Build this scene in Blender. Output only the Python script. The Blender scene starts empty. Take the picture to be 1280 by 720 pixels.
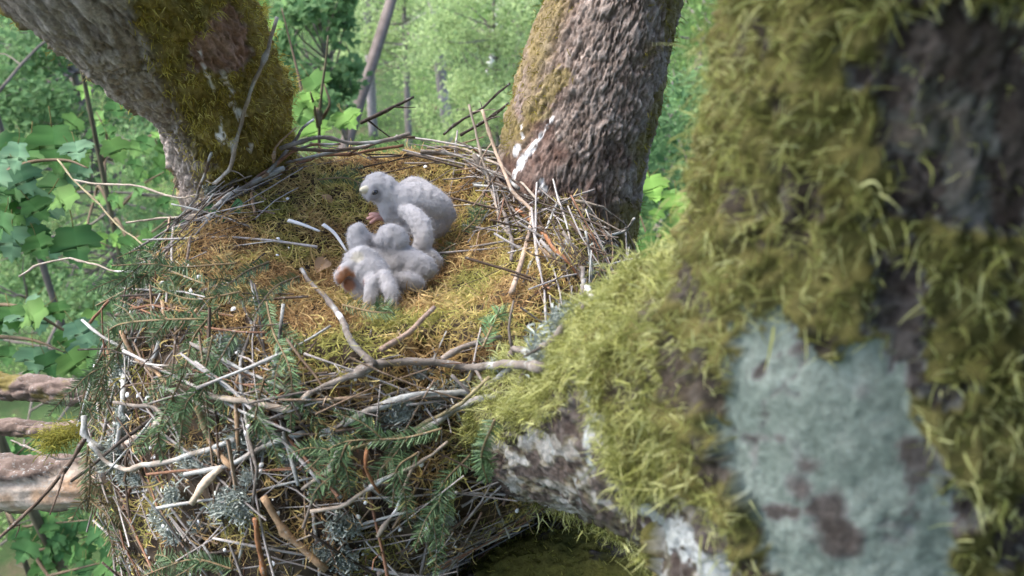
import bpy, bmesh, math, random
import numpy as np
from mathutils import Vector
from mathutils.bvhtree import BVHTree

random.seed(7)
RNG = np.random.default_rng(11)
SC = bpy.context.scene
COL = SC.collection

# ------------------------------------------------------------------ camera
CAM = np.array([0.0, 0.0, 10.0])
PITCH = math.radians(32.0)
F = 1065.0                                   # focal length in photo pixels (1280 wide)
FWD = np.array([0, math.cos(PITCH), -math.sin(PITCH)])
UP = np.array([0, math.sin(PITCH), math.cos(PITCH)])
RIGHT = np.array([1.0, 0, 0])
cd = bpy.data.cameras.new('nest_camera')
cam = bpy.data.objects.new('nest_camera', cd)
COL.objects.link(cam)
cam.location = CAM
cam.rotation_euler = (math.pi / 2 - PITCH, 0, 0)
cd.sensor_width = 36.0
cd.lens = 36.0 * F / 1280.0
cd.clip_start = 0.02
cd.clip_end = 500.0
cd.dof.use_dof = True
cd.dof.focus_distance = 1.28
cd.dof.aperture_fstop = 6.3
SC.camera = cam

# ------------------------------------------------------------------ light
SUN_EL, SUN_AZ = math.radians(55), math.radians(-76)     # azimuth from +Y, negative = left
world = bpy.data.worlds.new('World')
SC.world = world
world.use_nodes = True
wn = world.node_tree.nodes
wl = world.node_tree.links
wn.clear()
wo = wn.new('ShaderNodeOutputWorld')
bg = wn.new('ShaderNodeBackground')
sky = wn.new('ShaderNodeTexSky')
sky.sky_type = 'NISHITA'
sky.sun_disc = False
sky.sun_elevation = SUN_EL
sky.sun_rotation = SUN_AZ
sky.air_density = 1.0
sky.dust_density = 3.0
bg.inputs['Strength'].default_value = 0.15
wl.new(sky.outputs[0], bg.inputs['Color'])
wl.new(bg.outputs[0], wo.inputs['Surface'])
sd = bpy.data.lights.new('sun', 'SUN')
sd.energy = 1.3
sd.angle = math.radians(45)
sd.color = (1.0, 0.95, 0.86)
sun = bpy.data.objects.new('sun', sd)
COL.objects.link(sun)
sdir = Vector((math.sin(SUN_AZ) * math.cos(SUN_EL), math.cos(SUN_AZ) * math.cos(SUN_EL), math.sin(SUN_EL)))
sun.rotation_euler = sdir.to_track_quat('Z', 'Y').to_euler()
sun.location = (0, 0, 30)
SC.view_settings.view_transform = 'Standard'
SC.view_settings.look = 'None'
SC.view_settings.exposure = 2.2
SC.view_settings.gamma = 1.0
SC.cycles.max_bounces = 6
SC.cycles.transparent_max_bounces = 4
SC.cycles.use_denoising = True

# ------------------------------------------------------------------ helpers
def U(px, py, t):
    """point of the place seen at photo pixel (px, py), t metres ahead of the camera"""
    return CAM + t * (FWD + (px - 640) / F * RIGHT + (360 - py) / F * UP)

def proj(P):
    d = P - CAM
    t = d @ FWD
    return 640 + F * (d @ RIGHT) / t, 360 - F * (d @ UP) / t, t

def norm(a):
    return a / np.maximum(np.linalg.norm(a, axis=-1, keepdims=True), 1e-9)

def hash3(i, j, k, s=0):
    h = (i.astype(np.int64) * 374761393 + j.astype(np.int64) * 668265263 + k.astype(np.int64) * 2147483647 + s * 1274126177) & 0xffffffff
    h = ((h ^ (h >> 13)) * 1274126177) & 0xffffffff
    h = ((h ^ (h >> 16)) * 2246822519) & 0xffffffff
    return ((h ^ (h >> 15)) & 0xffffff) / float(0xffffff)

def vnoise(p, s=0):
    i = np.floor(p)
    f = p - i
    f = f * f * (3 - 2 * f)
    i = i.astype(np.int64)
    out = 0
    for a in (0, 1):
        for b in (0, 1):
            for c in (0, 1):
                w = (f[:, 0] if a else 1 - f[:, 0]) * (f[:, 1] if b else 1 - f[:, 1]) * (f[:, 2] if c else 1 - f[:, 2])
                out = out + w * hash3(i[:, 0] + a, i[:, 1] + b, i[:, 2] + c, s)
    return out

def fbm(p, o=4, s=0):
    r, a, t = 0, 0.5, 0
    for k in range(o):
        r = r + a * vnoise(p * 2 ** k + 17.3 * k, s + k)
        t += a
        a *= 0.5
    return r / t

def worley(p, s=0):
    i = np.floor(p).astype(np.int64)
    f1 = np.full(len(p), 9.0)
    f2 = np.full(len(p), 9.0)
    idr = np.zeros(len(p))
    for a in (-1, 0, 1):
        for b in (-1, 0, 1):
            for c in (-1, 0, 1):
                ci, cj, ck = i[:, 0] + a, i[:, 1] + b, i[:, 2] + c
                q = np.stack([ci + hash3(ci, cj, ck, s + 1), cj + hash3(ci, cj, ck, s + 2), ck + hash3(ci, cj, ck, s + 3)], 1)
                d = np.linalg.norm(p - q, axis=1)
                n = d < f1
                f2 = np.where(n, f1, np.minimum(f2, d))
                idr = np.where(n, hash3(ci, cj, ck, s + 4), idr)
                f1 = np.where(n, d, f1)
    return f1, f2, idr

def sstep(x, a, b):
    t = np.clip((x - a) / (b - a), 0, 1)
    return t * t * (3 - 2 * t)

def np_mesh(name, V, faces, attrs=None, smooth=True):
    """faces: list of int arrays (n, k)"""
    me = bpy.data.meshes.new(name)
    V = np.asarray(V, dtype=np.float32)
    me.vertices.add(len(V))
    me.vertices.foreach_set('co', V.ravel())
    li = np.concatenate([np.asarray(f).ravel() for f in faces]).astype(np.int32)
    tot = np.concatenate([np.full(len(f), np.asarray(f).shape[1]) for f in faces]).astype(np.int32)
    st = np.concatenate([[0], np.cumsum(tot)[:-1]]).astype(np.int32)
    me.loops.add(len(li))
    me.loops.foreach_set('vertex_index', li)
    me.polygons.add(len(tot))
    me.polygons.foreach_set('loop_start', st)
    me.polygons.foreach_set('loop_total', tot)
    me.polygons.foreach_set('use_smooth', np.full(len(tot), smooth))
    me.update(calc_edges=True)
    for k, v in (attrs or {}).items():
        v = np.asarray(v, dtype=np.float32)
        if v.ndim == 1:
            a = me.attributes.new(k, 'FLOAT', 'POINT')
            a.data.foreach_set('value', v)
        else:
            a = me.attributes.new(k, 'FLOAT_COLOR', 'POINT')
            if v.shape[1] == 3:
                v = np.concatenate([v, np.ones((len(v), 1), np.float32)], 1)
            a.data.foreach_set('color', v.ravel())
    return me

def obj(name, me, mat=None, parent=None, kind=None, label=None, cat=None, group=None):
    o = bpy.data.objects.new(name, me)
    COL.objects.link(o)
    if mat is not None and me is not None and not me.materials:
        me.materials.append(mat)
    if parent is not None:
        o.parent = parent
    return tag(o, label, cat, group, kind)

def tag(o, label=None, cat=None, group=None, kind=None):
    if label: o['label'] = label
    if cat: o['category'] = cat
    if group: o['group'] = group
    if kind: o['kind'] = kind
    return o

def empty(name, loc=(0, 0, 0), **kw):
    o = bpy.data.objects.new(name, None)
    COL.objects.link(o)
    o.location = loc
    o.empty_display_size = 0.05
    return tag(o, **kw)

def keep(o, parent):
    """parent without moving: parts are built in world coordinates"""
    o.parent = parent
    o.matrix_parent_inverse = parent.matrix_world.inverted() if False else \
        __import__('mathutils').Matrix.Translation(-Vector(parent.location))
    return o

def catmull(P, n):
    """P (k, d) control rows -> n samples"""
    P = np.asarray(P, float)
    k = len(P)
    if k == 2:
        u = np.linspace(0, 1, n)[:, None]
        return P[0] * (1 - u) + P[1] * u
    Q = np.vstack([2 * P[0] - P[1], P, 2 * P[-1] - P[-2]])
    u = np.linspace(0, k - 1 - 1e-6, n)
    i = u.astype(int)
    f = (u - i)[:, None]
    p0, p1, p2, p3 = Q[i], Q[i + 1], Q[i + 2], Q[i + 3]
    return 0.5 * ((2 * p1) + (-p0 + p2) * f + (2 * p0 - 5 * p1 + 4 * p2 - p3) * f ** 2 + (-p0 + 3 * p1 - 3 * p2 + p3) * f ** 3)

def frames(A):
    T = norm(np.gradient(A, axis=0))
    N = np.zeros_like(T)
    r = np.array([0.0, 0, 1]) if abs(T[0][2]) < 0.9 else np.array([1.0, 0, 0])
    n = norm(np.cross(np.cross(T[0], r), T[0]))
    for i in range(len(T)):
        n = n - T[i] * (n @ T[i])
        n = n / max(np.linalg.norm(n), 1e-9)
        N[i] = n
    return T, N, np.cross(T, N)

def grid_faces(ns, nt, off=0):
    i = np.arange(ns - 1)[:, None] * nt
    j = np.arange(nt)[None, :]
    j2 = (j + 1) % nt
    return np.stack([i + j, i + j2, i + nt + j2, i + nt + j], -1).reshape(-1, 4) + off

def tube(A, R, nt=6, caps=True, wob=0.0, rng=RNG):
    """tube along points A with radii R -> V, faces list"""
    A = np.asarray(A, float)
    R = np.broadcast_to(np.asarray(R, float), (len(A),))
    T, N, B = frames(A)
    th = np.linspace(0, 2 * np.pi, nt, endpoint=False)
    rr = R[:, None] * (1 + wob * rng.standard_normal((len(A), nt)))
    V = A[:, None] + rr[..., None] * (np.cos(th)[None, :, None] * N[:, None] + np.sin(th)[None, :, None] * B[:, None])
    V = V.reshape(-1, 3)
    fs = [grid_faces(len(A), nt)]
    if caps:
        fs.append(np.arange(nt)[::-1][None, :])
        fs.append((np.arange(nt) + (len(A) - 1) * nt)[None, :])
    return V, fs

class Acc:
    """collects pieces into one mesh"""
    def __init__(s):
        s.V, s.F, s.A, s.n = [], {}, {}, 0
    def add(s, V, fs, **attrs):
        V = np.asarray(V, float)
        s.V.append(V)
        for f in fs:
            f = np.asarray(f)
            s.F.setdefault(f.shape[1], []).append(f + s.n)
        for k, v in attrs.items():
            v = np.asarray(v, float)
            if v.ndim == 0: v = np.full(len(V), float(v))
            elif v.ndim == 1 and len(v) == 3 and len(V) != 3: v = np.tile(v, (len(V), 1))
            s.A.setdefault(k, []).append(v)
        s.n += len(V)
    def mesh(s, name, smooth=True):
        return np_mesh(name, np.concatenate(s.V), [np.concatenate(f) for f in s.F.values()],
                       {k: np.concatenate(v) for k, v in s.A.items()}, smooth)

def ribbons(root, d0, d1, L, W, seg=3, taper=0.7, rng=RNG):
    """curved thin strips (moss shoots, down, needles) -> V, faces"""
    n = len(root)
    L = np.broadcast_to(np.asarray(L, float), (n,))[:, None, None]
    W = np.broadcast_to(np.asarray(W, float), (n,))[:, None, None]
    u = np.linspace(0, 1, seg + 1)[None, :, None]
    P = root[:, None] + L * (d0[:, None] * (u - u * u / 2) + d1[:, None] * u * u / 2)
    T = d0[:, None] * (1 - u) + d1[:, None] * u
    rv = rng.standard_normal((n, 1, 3))
    S = norm(np.cross(T, rv)) * W * 0.5 * (1 - taper * np.abs(u * 1.3 - 0.3))
    V = np.stack([P - S, P + S], 2).reshape(-1, 3)
    b = (np.arange(n) * (seg + 1) * 2)[:, None] + (np.arange(seg) * 2)[None, :]
    fcs = np.stack([b, b + 1, b + 3, b + 2], -1).reshape(-1, 4)
    return V, fcs

def rep(c, k):
    return np.repeat(c, k, axis=0)

def inpoly(x, y, poly):
    r = np.zeros(len(x), bool)
    n = len(poly)
    for i in range(n):
        x1, y1 = poly[i]
        x2, y2 = poly[(i + 1) % n]
        c = ((y1 > y) != (y2 > y)) & (x < (x2 - x1) * (y - y1) / (y2 - y1 + 1e-9) + x1)
        r ^= c
    return r

def dist_poly(P, L):
    d = np.full(len(P), 9.0)
    for a, b in zip(L[:-1], L[1:]):
        ab = b - a
        t = np.clip(((P - a) @ ab) / max(ab @ ab, 1e-12), 0, 1)
        d = np.minimum(d, np.linalg.norm(P - a - t[:, None] * ab, axis=1))
    return d

# ------------------------------------------------------------------ materials
def new_mat(name, rough=0.85, spec=0.25):
    m = bpy.data.materials.new(name)
    m.use_nodes = True
    nt = m.node_tree
    b = nt.nodes['Principled BSDF']
    b.inputs['Roughness'].default_value = rough
    b.inputs['Specular IOR Level'].default_value = spec
    return m, nt, b

def nd(nt, t, **kw):
    n = nt.nodes.new(t)
    for k, v in kw.items():
        if hasattr(n, k): setattr(n, k, v)
        else: n.inputs[k].default_value = v
    return n

def noise_node(nt, scale, detail=5, rough=0.6, coord='Object', stretch=None):
    tc = nd(nt, 'ShaderNodeTexCoord')
    src = tc.outputs[coord]
    if stretch:
        mp = nd(nt, 'ShaderNodeMapping')
        mp.inputs['Scale'].default_value = stretch
        nt.links.new(src, mp.inputs['Vector'])
        src = mp.outputs[0]
    n = nd(nt, 'ShaderNodeTexNoise')
    n.inputs['Scale'].default_value = scale
    n.inputs['Detail'].default_value = detail
    n.inputs['Roughness'].default_value = rough
    nt.links.new(src, n.inputs['Vector'])
    return n

def ramp(nt, src, stops):
    r = nd(nt, 'ShaderNodeValToRGB')
    e = r.color_ramp.elements
    while len(e) < len(stops): e.new(0.5)
    for k, (p, c) in enumerate(stops):
        e[k].position = p
        e[k].color = (*c, 1)
    nt.links.new(src, r.inputs[0])
    return r

def mixc(nt, fac, a, b, mode='MIX'):
    m = nd(nt, 'ShaderNodeMix', data_type='RGBA', blend_type=mode)
    for i, x in ((0, fac), (6, a), (7, b)):
        if hasattr(x, 'is_linked') or hasattr(x, 'links'): nt.links.new(x, m.inputs[i])
        elif isinstance(x, (int, float)): m.inputs[i].default_value = x
        else: m.inputs[i].default_value = (*x, 1)
    return m.outputs[2]

def attr(nt, name):
    return nd(nt, 'ShaderNodeAttribute', attribute_name=name)

def bump(nt, b, height, strength, dist=0.002):
    bp = nd(nt, 'ShaderNodeBump')
    bp.inputs['Strength'].default_value = strength
    bp.inputs['Distance'].default_value = dist
    nt.links.new(height, bp.inputs['Height'])
    nt.links.new(bp.outputs[0], b.inputs['Normal'])

def bark_mat(name, dark, mid, light, white=True):
    m, nt, b = new_mat(name, 0.9, 0.15)
    n1 = noise_node(nt, 26, 8, 0.7)
    n2 = noise_node(nt, 190, 5, 0.7)
    pl = attr(nt, 'plate')
    base = ramp(nt, n1.outputs[0], [(0.28, dark), (0.48, mid), (0.7, light)])
    pr = ramp(nt, pl.outputs['Fac'], [(0.0, dark), (0.55, mid), (1.0, light)])
    c = mixc(nt, 0.55, base.outputs[0], pr.outputs[0])
    sp = ramp(nt, n2.outputs[0], [(0.35, (0.55, 0.52, 0.5)), (0.65, (1.25, 1.22, 1.2))])
    c = mixc(nt, 0.8, c, sp.outputs[0], 'MULTIPLY')
    tint = attr(nt, 'tint')                      # own colours of the surface: red-brown bark, lichen, old algae
    ta = attr(nt, 'tint_amount')
    tc2 = mixc(nt, 0.7, tint.outputs['Color'], sp.outputs[0], 'MULTIPLY')
    c = mixc(nt, ta.outputs['Fac'], c, tc2)
    if white:
        w = attr(nt, 'white')
        c = mixc(nt, w.outputs['Fac'], c, (0.72, 0.72, 0.74))
    nt.links.new(c, b.inputs['Base Color'])
    bump(nt, b, n2.outputs[0], 0.6, 0.003)
    return m

def col_mat(name, rough=0.8, spec=0.2, transl=0.0, noise=None):
    """colour comes from the 'col' attribute of each piece"""
    m, nt, b = new_mat(name, rough, spec)
    a = attr(nt, 'col')
    c = a.outputs['Color']
    if noise:
        n = noise_node(nt, noise, 4, 0.65)
        r = ramp(nt, n.outputs[0], [(0.3, (0.65, 0.62, 0.6)), (0.7, (1.25, 1.24, 1.22))])
        c = mixc(nt, 0.8, c, r.outputs[0], 'MULTIPLY')
        bump(nt, b, n.outputs[0], 0.4, 0.002)
    nt.links.new(c, b.inputs['Base Color'])
    if transl > 0:
        t = nd(nt, 'ShaderNodeBsdfTranslucent')
        nt.links.new(c, t.inputs['Color'])
        mx = nd(nt, 'ShaderNodeMixShader')
        mx.inputs[0].default_value = transl
        nt.links.new(b.outputs[0], mx.inputs[1])
        nt.links.new(t.outputs[0], mx.inputs[2])
        nt.links.new(mx.outputs[0], nt.nodes['Material Output'].inputs['Surface'])
    return m

M = {}
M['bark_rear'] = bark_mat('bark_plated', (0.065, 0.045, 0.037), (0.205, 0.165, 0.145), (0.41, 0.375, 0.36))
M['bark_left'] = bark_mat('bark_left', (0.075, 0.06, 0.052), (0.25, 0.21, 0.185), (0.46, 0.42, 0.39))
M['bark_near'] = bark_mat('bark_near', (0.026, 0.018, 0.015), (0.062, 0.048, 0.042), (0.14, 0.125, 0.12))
M['moss'] = col_mat('moss_shoots', 0.95, 0.04, 0.4)
M['down'] = col_mat('chick_down', 0.95, 0.05, 0.3)
M['stick'] = col_mat('stick_bark', 0.85, 0.2, 0, 140)
_m = M['stick']; _nt = _m.node_tree; _b = _nt.nodes['Principled BSDF']
_src = _b.inputs['Base Color'].links[0].from_socket
_n = noise_node(_nt, 210, 4, 0.7)
_r = ramp(_nt, _n.outputs[0], [(0.56, (0, 0, 0)), (0.66, (1, 1, 1))])
_k = noise_node(_nt, 17, 3, 0.6)
_rk = ramp(_nt, _k.outputs[0], [(0.42, (0, 0, 0)), (0.62, (0.85, 0.85, 0.85))])
_f = mixc(_nt, 1.0, _r.outputs[0], _rk.outputs[0], 'MULTIPLY')
_nt.links.new(mixc(_nt, _f, _src, (0.36, 0.38, 0.375)), _b.inputs['Base Color'])
for _q in _nt.nodes:
    if _q.type == 'BUMP': _q.inputs['Strength'].default_value = 0.9
M['needle'] = col_mat('spruce_needles', 0.55, 0.35, 0.15)
M['leaf'] = col_mat('leaf_blade', 0.6, 0.12, 0.5)
M['lichen'] = col_mat('lichen', 0.95, 0.05, 0.1)
M['core'] = col_mat('nest_debris', 0.95, 0.1, 0, 60)
M['skin'] = col_mat('bird_skin', 0.45, 0.4, 0)
M['far_bark'] = col_mat('forest_bark', 0.9, 0.1, 0, 9)
m, nt, b = new_mat('eye', 0.08, 0.6)
b.inputs['Base Color'].default_value = (0.012, 0.010, 0.012, 1)
M['eye'] = m
m, nt, b = new_mat('forest_floor', 0.95, 0.1)
n = noise_node(nt, 0.9, 10, 0.7)
r = ramp(nt, n.outputs[0], [(0.3, (0.025, 0.035, 0.015)), (0.5, (0.04, 0.07, 0.025)), (0.7, (0.09, 0.07, 0.045))])
nt.links.new(r.outputs[0], b.inputs['Base Color'])
bump(nt, b, n.outputs[0], 1.0, 0.1)
M['floor'] = m

# ------------------------------------------------------------------ ground
g = 70
gx, gy = np.meshgrid(np.linspace(-140, 140, g), np.linspace(-60, 200, g))
gz = (fbm(np.stack([gx.ravel() * 0.12, gy.ravel() * 0.12, gx.ravel() * 0], 1), 3) - 0.5) * 0.9
gi = np.arange(g * g).reshape(g, g)
gf = np.stack([gi[:-1, :-1], gi[:-1, 1:], gi[1:, 1:], gi[1:, :-1]], -1).reshape(-1, 4)
obj('ground', np_mesh('ground', np.stack([gx.ravel(), gy.ravel(), gz], 1), [gf]), M['floor'], kind='structure')

# ------------------------------------------------------------------ the forked nest tree
TREE_BASE = np.array([0.07, 1.0, 0.0])
tree = empty('nest_tree', TREE_BASE, label='mossy old tree whose three thick stems fork around the nest', cat='tree')
BVHS = {}

def stem(name, ctrl, ns, nt_, mat, label, cell=(0.013, 0.03), relief=0.006, lump=0.012, seed=0, flare=None):
    """ctrl rows (px, py, t, r) or ((x, y, z), r) -> stem with real bark relief"""
    rows = []
    for c in ctrl:
        if len(c) == 2: rows.append([*c[0], c[1]])
        else: rows.append([*U(c[0], c[1], c[2]), c[3]])
    S = catmull(rows, 400)
    ds = np.concatenate([[0], np.cumsum(np.linalg.norm(np.diff(S[:, :3], axis=0), axis=1))])
    vx, vy, vt = proj(S[:, :3])
    wv = np.where((vx > -150) & (vx < 1430) & (vy > -120) & (vy < 840) & (vt > 0), 1.0, 0.10)
    cw = np.concatenate([[0], np.cumsum(0.5 * (wv[1:] + wv[:-1]) * np.diff(ds))])
    s = np.interp(np.linspace(0, cw[-1], ns), cw, ds)
    A = np.stack([np.interp(s, ds, S[:, k]) for k in range(4)], 1)
    R = A[:, 3]
    A = A[:, :3]
    T, N, B = frames(A)
    th = np.linspace(0, 2 * np.pi, nt_, endpoint=False)
    dirs = np.cos(th)[None, :, None] * N[:, None] + np.sin(th)[None, :, None] * B[:, None]
    R0 = float(np.mean(R))
    q = np.stack([np.broadcast_to(np.cos(th) * R0, (ns, nt_)), np.broadcast_to(np.sin(th) * R0, (ns, nt_)),
                  np.broadcast_to(s[:, None], (ns, nt_))], -1).reshape(-1, 3)
    warp = np.stack([fbm(q * 30 + 5 * k, 2, seed + 20 + k) - 0.5 for k in range(3)], 1) * 0.03
    warp = warp + np.stack([fbm(q * 130 + 9 * k, 2, seed + 70 + k) - 0.5 for k in range(3)], 1) * 0.010
    f1, f2, idr = worley((q + warp) / np.array([cell[0], cell[0], cell[1]]), seed)
    crack = sstep(f2 - f1, 0.0, 0.11)
    low = fbm(q * 9, 3, seed + 40) - 0.5
    b1, b2, bid = worley((q + warp * 1.6) / np.array([cell[0] * 3.4, cell[0] * 3.4, cell[1] * 6.5]), seed + 11)
    big = sstep(b2 - b1, 0.0, 0.07)
    fine = fbm(q * 260, 3, seed + 60) - 0.5
    mid = fbm(q * 85, 3, seed + 50) - 0.5
    g1, g2, gid = worley((q + warp * 0.7) / np.array([cell[0] * 0.42, cell[0] * 0.42, cell[1] * 0.36]), seed + 7)
    tilt = np.sin((q[:, 0] * 1.3 + q[:, 1] - q[:, 2] * 0.6) / cell[0] * 2.2 + idr * 40)
    disp = (big - 1) * relief * 0.8 + (bid - 0.5) * relief * 0.8 + (crack - 0.8) * relief * (0.55 + 0.6 * idr) + (idr - 0.5) * relief * 0.7 + tilt * relief * 0.16 + (gid - 0.5) * relief * 0.38 + (sstep(g2 - g1, 0, .12) - 1) * relief * 0.22 + low * lump * 2 + fine * relief * 0.45 + mid * relief * 0.5
    V = (A[:, None] + dirs * R[:, None, None]).reshape(-1, 3) + dirs.reshape(-1, 3) * disp[:, None]
    fc = grid_faces(ns, nt_)
    caps = [np.arange(nt_)[::-1][None], (np.arange(nt_) + (ns - 1) * nt_)[None]]
    nrm = dirs.reshape(-1, 3)
    plate = np.clip(idr * 0.45 + gid * 0.4 + (crack - 0.5) * 0.25 + fine * 0.4 + 0.08, 0, 1)
    d = dict(V=V, F=fc, N=nrm, q=q, plate=plate, crack=crack, mat=mat, name=name, label=label, caps=caps, disp=disp,
             tint=np.zeros((len(V), 3)), ta=np.zeros(len(V)), white=np.zeros(len(V)),
             bvh=BVHTree.FromPolygons(V.tolist(), fc.tolist()), moss=np.zeros(len(V)))
    d['px'], d['py'], d['t'] = proj(V)
    d['front'] = np.einsum('ij,ij->i', nrm, CAM - V) > 0
    BVHS[name] = d['bvh']
    return d

def finish_stem(d):
    me = np_mesh(d['name'], d['V'], [d['F']] + d['caps'], dict(plate=d['plate'], tint=d['tint'], tint_amount=d['ta'], white=d['white']))
    d['bvh'] = BVHS[d['name']] = BVHTree.FromPolygons(d['V'].tolist(), d['F'].tolist())
    o = obj(d['name'].split('_')[-1], me, d['mat'], label=d['label'])
    keep(o, tree)
    d['obj'] = o
    return o

def hit(px, py, bvhs=None):
    o = Vector(CAM)
    dr = Vector(U(px, py, 1.0) - CAM).normalized()
    best = None
    for b in (bvhs or BVHS.values()):
        h = b.ray_cast(o, dr, 5.0)
        if h[0] is not None and (best is None or h[3] < best[2]):
            n = h[1] if h[1].dot(dr) < 0 else -h[1]
            best = (np.array(h[0]), np.array(n), h[3])
    return best

def paint_line(d, pts, width, arr, val=1.0, rag=0.5, seed=3):
    """a stain with its own ragged outline, laid on the stem's surface along a line"""
    L = [hit(x, y, [d['bvh']]) for x, y in pts]
    L = [h[0] for h in L if h]
    if len(L) < 2: return
    dd = dist_poly(d['V'], np.array(L))
    w = width * (1 + rag * 2.4 * (fbm(d['V'] * 95, 3, seed) - 0.5) * 2)
    arr[:] = np.maximum(arr, val * sstep(w - dd, -0.0012, 0.0012))

def blob_mask(d, x, y, rad, seed=3, rag=0.6, fr=40):
    h = hit(x, y, [d['bvh']])
    if not h: return np.zeros(len(d['V']))
    dd = np.linalg.norm(d['V'] - h[0], axis=1)
    return sstep(rad * (1 + rag * 2 * (fbm(d['V'] * fr, 3, seed) - 0.5) * 1.6) - dd, -0.004, 0.004)

def set_tint(d, mask, c1, c2=None, fr=40, seed=9):
    c1 = np.array(c1)
    c = np.tile(c1, (len(mask), 1))
    if c2 is not None:
        f = sstep(fbm(d['V'] * fr, 4, seed), 0.35, 0.65)[:, None]
        c = c * (1 - f) + np.array(c2) * f
    m = mask[:, None]
    a = np.maximum(d['ta'], mask)
    d['tint'] = np.where(a[:, None] > 1e-4, (d['tint'] * (1 - m) + c * m), c)
    d['ta'] = a

def moss_on(d, n, L, W, parent_name, cols, outw=0.75, droop=0.6, seg=3, clump=55, seed=0, jit=0.006, lo=0.25):
    """moss shoots rooted over the moss mask of a stem"""
    rng = np.random.default_rng(100 + seed)
    fr = d['V'][d['F']]
    area = np.linalg.norm(np.cross(fr[:, 1] - fr[:, 0], fr[:, 3] - fr[:, 0]), axis=1)
    mk = d['moss'][d['F']].mean(1)
    vis = d['front'][d['F']].mean(1)
    p = area * mk * (0.25 + 0.75 * vis)
    p /= p.sum()
    idx = rng.choice(len(p), n, p=p)
    a, b = rng.random(n)[:, None], rng.random(n)[:, None]
    q = fr[idx]
    root = q[:, 0] * (1 - a) * (1 - b) + q[:, 1] * a * (1 - b) + q[:, 2] * a * b + q[:, 3] * (1 - a) * b
    nm = d['N'][d['F'][idx, 0]]
    cl = fbm(root * clump, 3, seed + 5)
    cl2 = fbm(root * clump * 3.1, 2, seed + 6)
    hgt = np.clip(lo + 2.6 * (cl - 0.35), lo, 1.5)
    root = root + nm * (rng.random(n) * jit * 2 * hgt)[:, None]
    rnd = norm(rng.standard_normal((n, 3)))
    d0 = norm(nm * outw + rnd * 0.75)
    d1 = norm(nm * outw * 0.5 + rnd * 0.5 + norm(rng.standard_normal((n, 3))) * 0.7 + np.array([0, 0, -1]) * droop)
    ln = L * (0.45 + 0.8 * rng.random(n)) * (0.55 + 0.6 * hgt)
    V, fc = ribbons(root, d0, d1, ln, W * (0.6 + 0.8 * rng.random(n)), seg, 0.75, rng)
    cols = np.array(cols)
    f = np.clip((cl2 - 0.3) / 0.4 + 0.35 * rng.standard_normal(n), 0, 0.999) * (len(cols) - 1)
    i = f.astype(int)
    c = cols[i] * (1 - (f - i)[:, None]) + cols[np.minimum(i + 1, len(cols) - 1)] * (f - i)[:, None]
    c = c * (0.75 + 0.5 * rng.random(n))[:, None]
    me = np_mesh(parent_name, V, [fc], dict(col=rep(c, (seg + 1) * 2)))
    o = obj(parent_name, me, M['moss'], kind='stuff')
    o.parent = d['obj']
    return o

MOSS_YG = [(0.085, 0.075, 0.012), (0.16, 0.14, 0.022), (0.25, 0.22, 0.04), (0.36, 0.33, 0.09)]
MOSS_NEAR = [(0.16, 0.17, 0.05), (0.29, 0.305, 0.095), (0.43, 0.445, 0.165), (0.57, 0.58, 0.28)]

# ---- bole below the nest
bole = stem('bole', [((0.07, 1.0, -0.3), 0.46), ((0.07, 1.0, 0.5), 0.36), ((0.07, 1.0, 4.0), 0.32), ((0.06, 1.0, 7.6), 0.30), ((0.06, 1.02, 8.25), 0.27)],
            200, 100, M['bark_rear'], None, (0.03, 0.07), 0.014, 0.03, 1)
finish_stem(bole)

# ---- rear stem
rear = stem('rear_stem', [((0.07, 1.05, 7.9), 0.16), (800, 720, 1.62, 0.135), (765, 560, 1.58, 0.13), (716, 420, 1.5, 0.128), (703, 285, 1.40, 0.117), (732, 130, 1.36, 0.114),
                          (768, 0, 1.33, 0.103), (815, -160, 1.3, 0.098), (880, -420, 1.3, 0.09), (960, -800, 1.4, 0.08)],
            400, 380, M['bark_rear'], 'rear stem with grey plated bark and a white dropping streak', (0.0095, 0.020), 0.0045, 0.008, 2)
V = rear['V']
low = sstep(rear['py'], 150, 215) * sstep(fbm(V * 16, 3, 8), 0.36, 0.52)
low = np.maximum(low, blob_mask(rear, 660, 190, 0.06, 5))
set_tint(rear, low * 0.85, (0.13, 0.075, 0.06), (0.22, 0.16, 0.14), 60)
for k, (line, w) in enumerate([([(690, 148), (672, 175), (665, 184)], 0.0022), ([(668, 180), (655, 198), (650, 208), (643, 222)], 0.0055), ([(652, 158), (654, 172)], 0.002), ([(646, 184), (645, 188)], 0.005),
                 ([(678, 228), (680, 236)], 0.0055), ([(683, 240), (684, 252)], 0.0018), ([(726, 264), (737, 265)], 0.0045), ([(741, 270), (745, 274)], 0.003), ([(612, 180), (606, 196)], 0.004), ([(665, 292), (668, 293)], .003)]):
    paint_line(rear, line, w * 1.1, rear['white'], 1.0, 0.55, 30 + k)
# moss strips on both flanks and the cushion at its foot
px, py = rear['px'], rear['py']
lf = 1 - sstep((px - (690 - 0.36 * py)) / 60, 0.15, 0.75)
lf *= sstep(200 - py, -10, 30)
rg = sstep((px - (808 - 0.2 * py)), -4, 22)
ns_ = fbm(V * 22, 3, 51)
m1 = np.maximum(lf * sstep(ns_, 0.30, 0.5), rg * sstep(ns_, 0.36, 0.56))
m1 = np.maximum(m1, blob_mask(rear, 690, 105, 0.028, 12))
m1 = np.maximum(m1, blob_mask(rear, 668, 135, 0.025, 13))
m1 = np.maximum(m1, sstep(py, 262, 290) * 0.9)
m1 = np.maximum(m1, np.where(rear['front'], 0, sstep(ns_, 0.45, 0.6)))
rear['moss'] = m1
set_tint(rear, m1 * 0.75, (0.14, 0.12, 0.03), (0.21, 0.18, 0.05))
finish_stem(rear)
moss_on(rear, 17000, 0.011, 0.0013, 'moss', MOSS_YG[:3], 0.6, 0.5, 2, 60, 2, 0.003)

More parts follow.
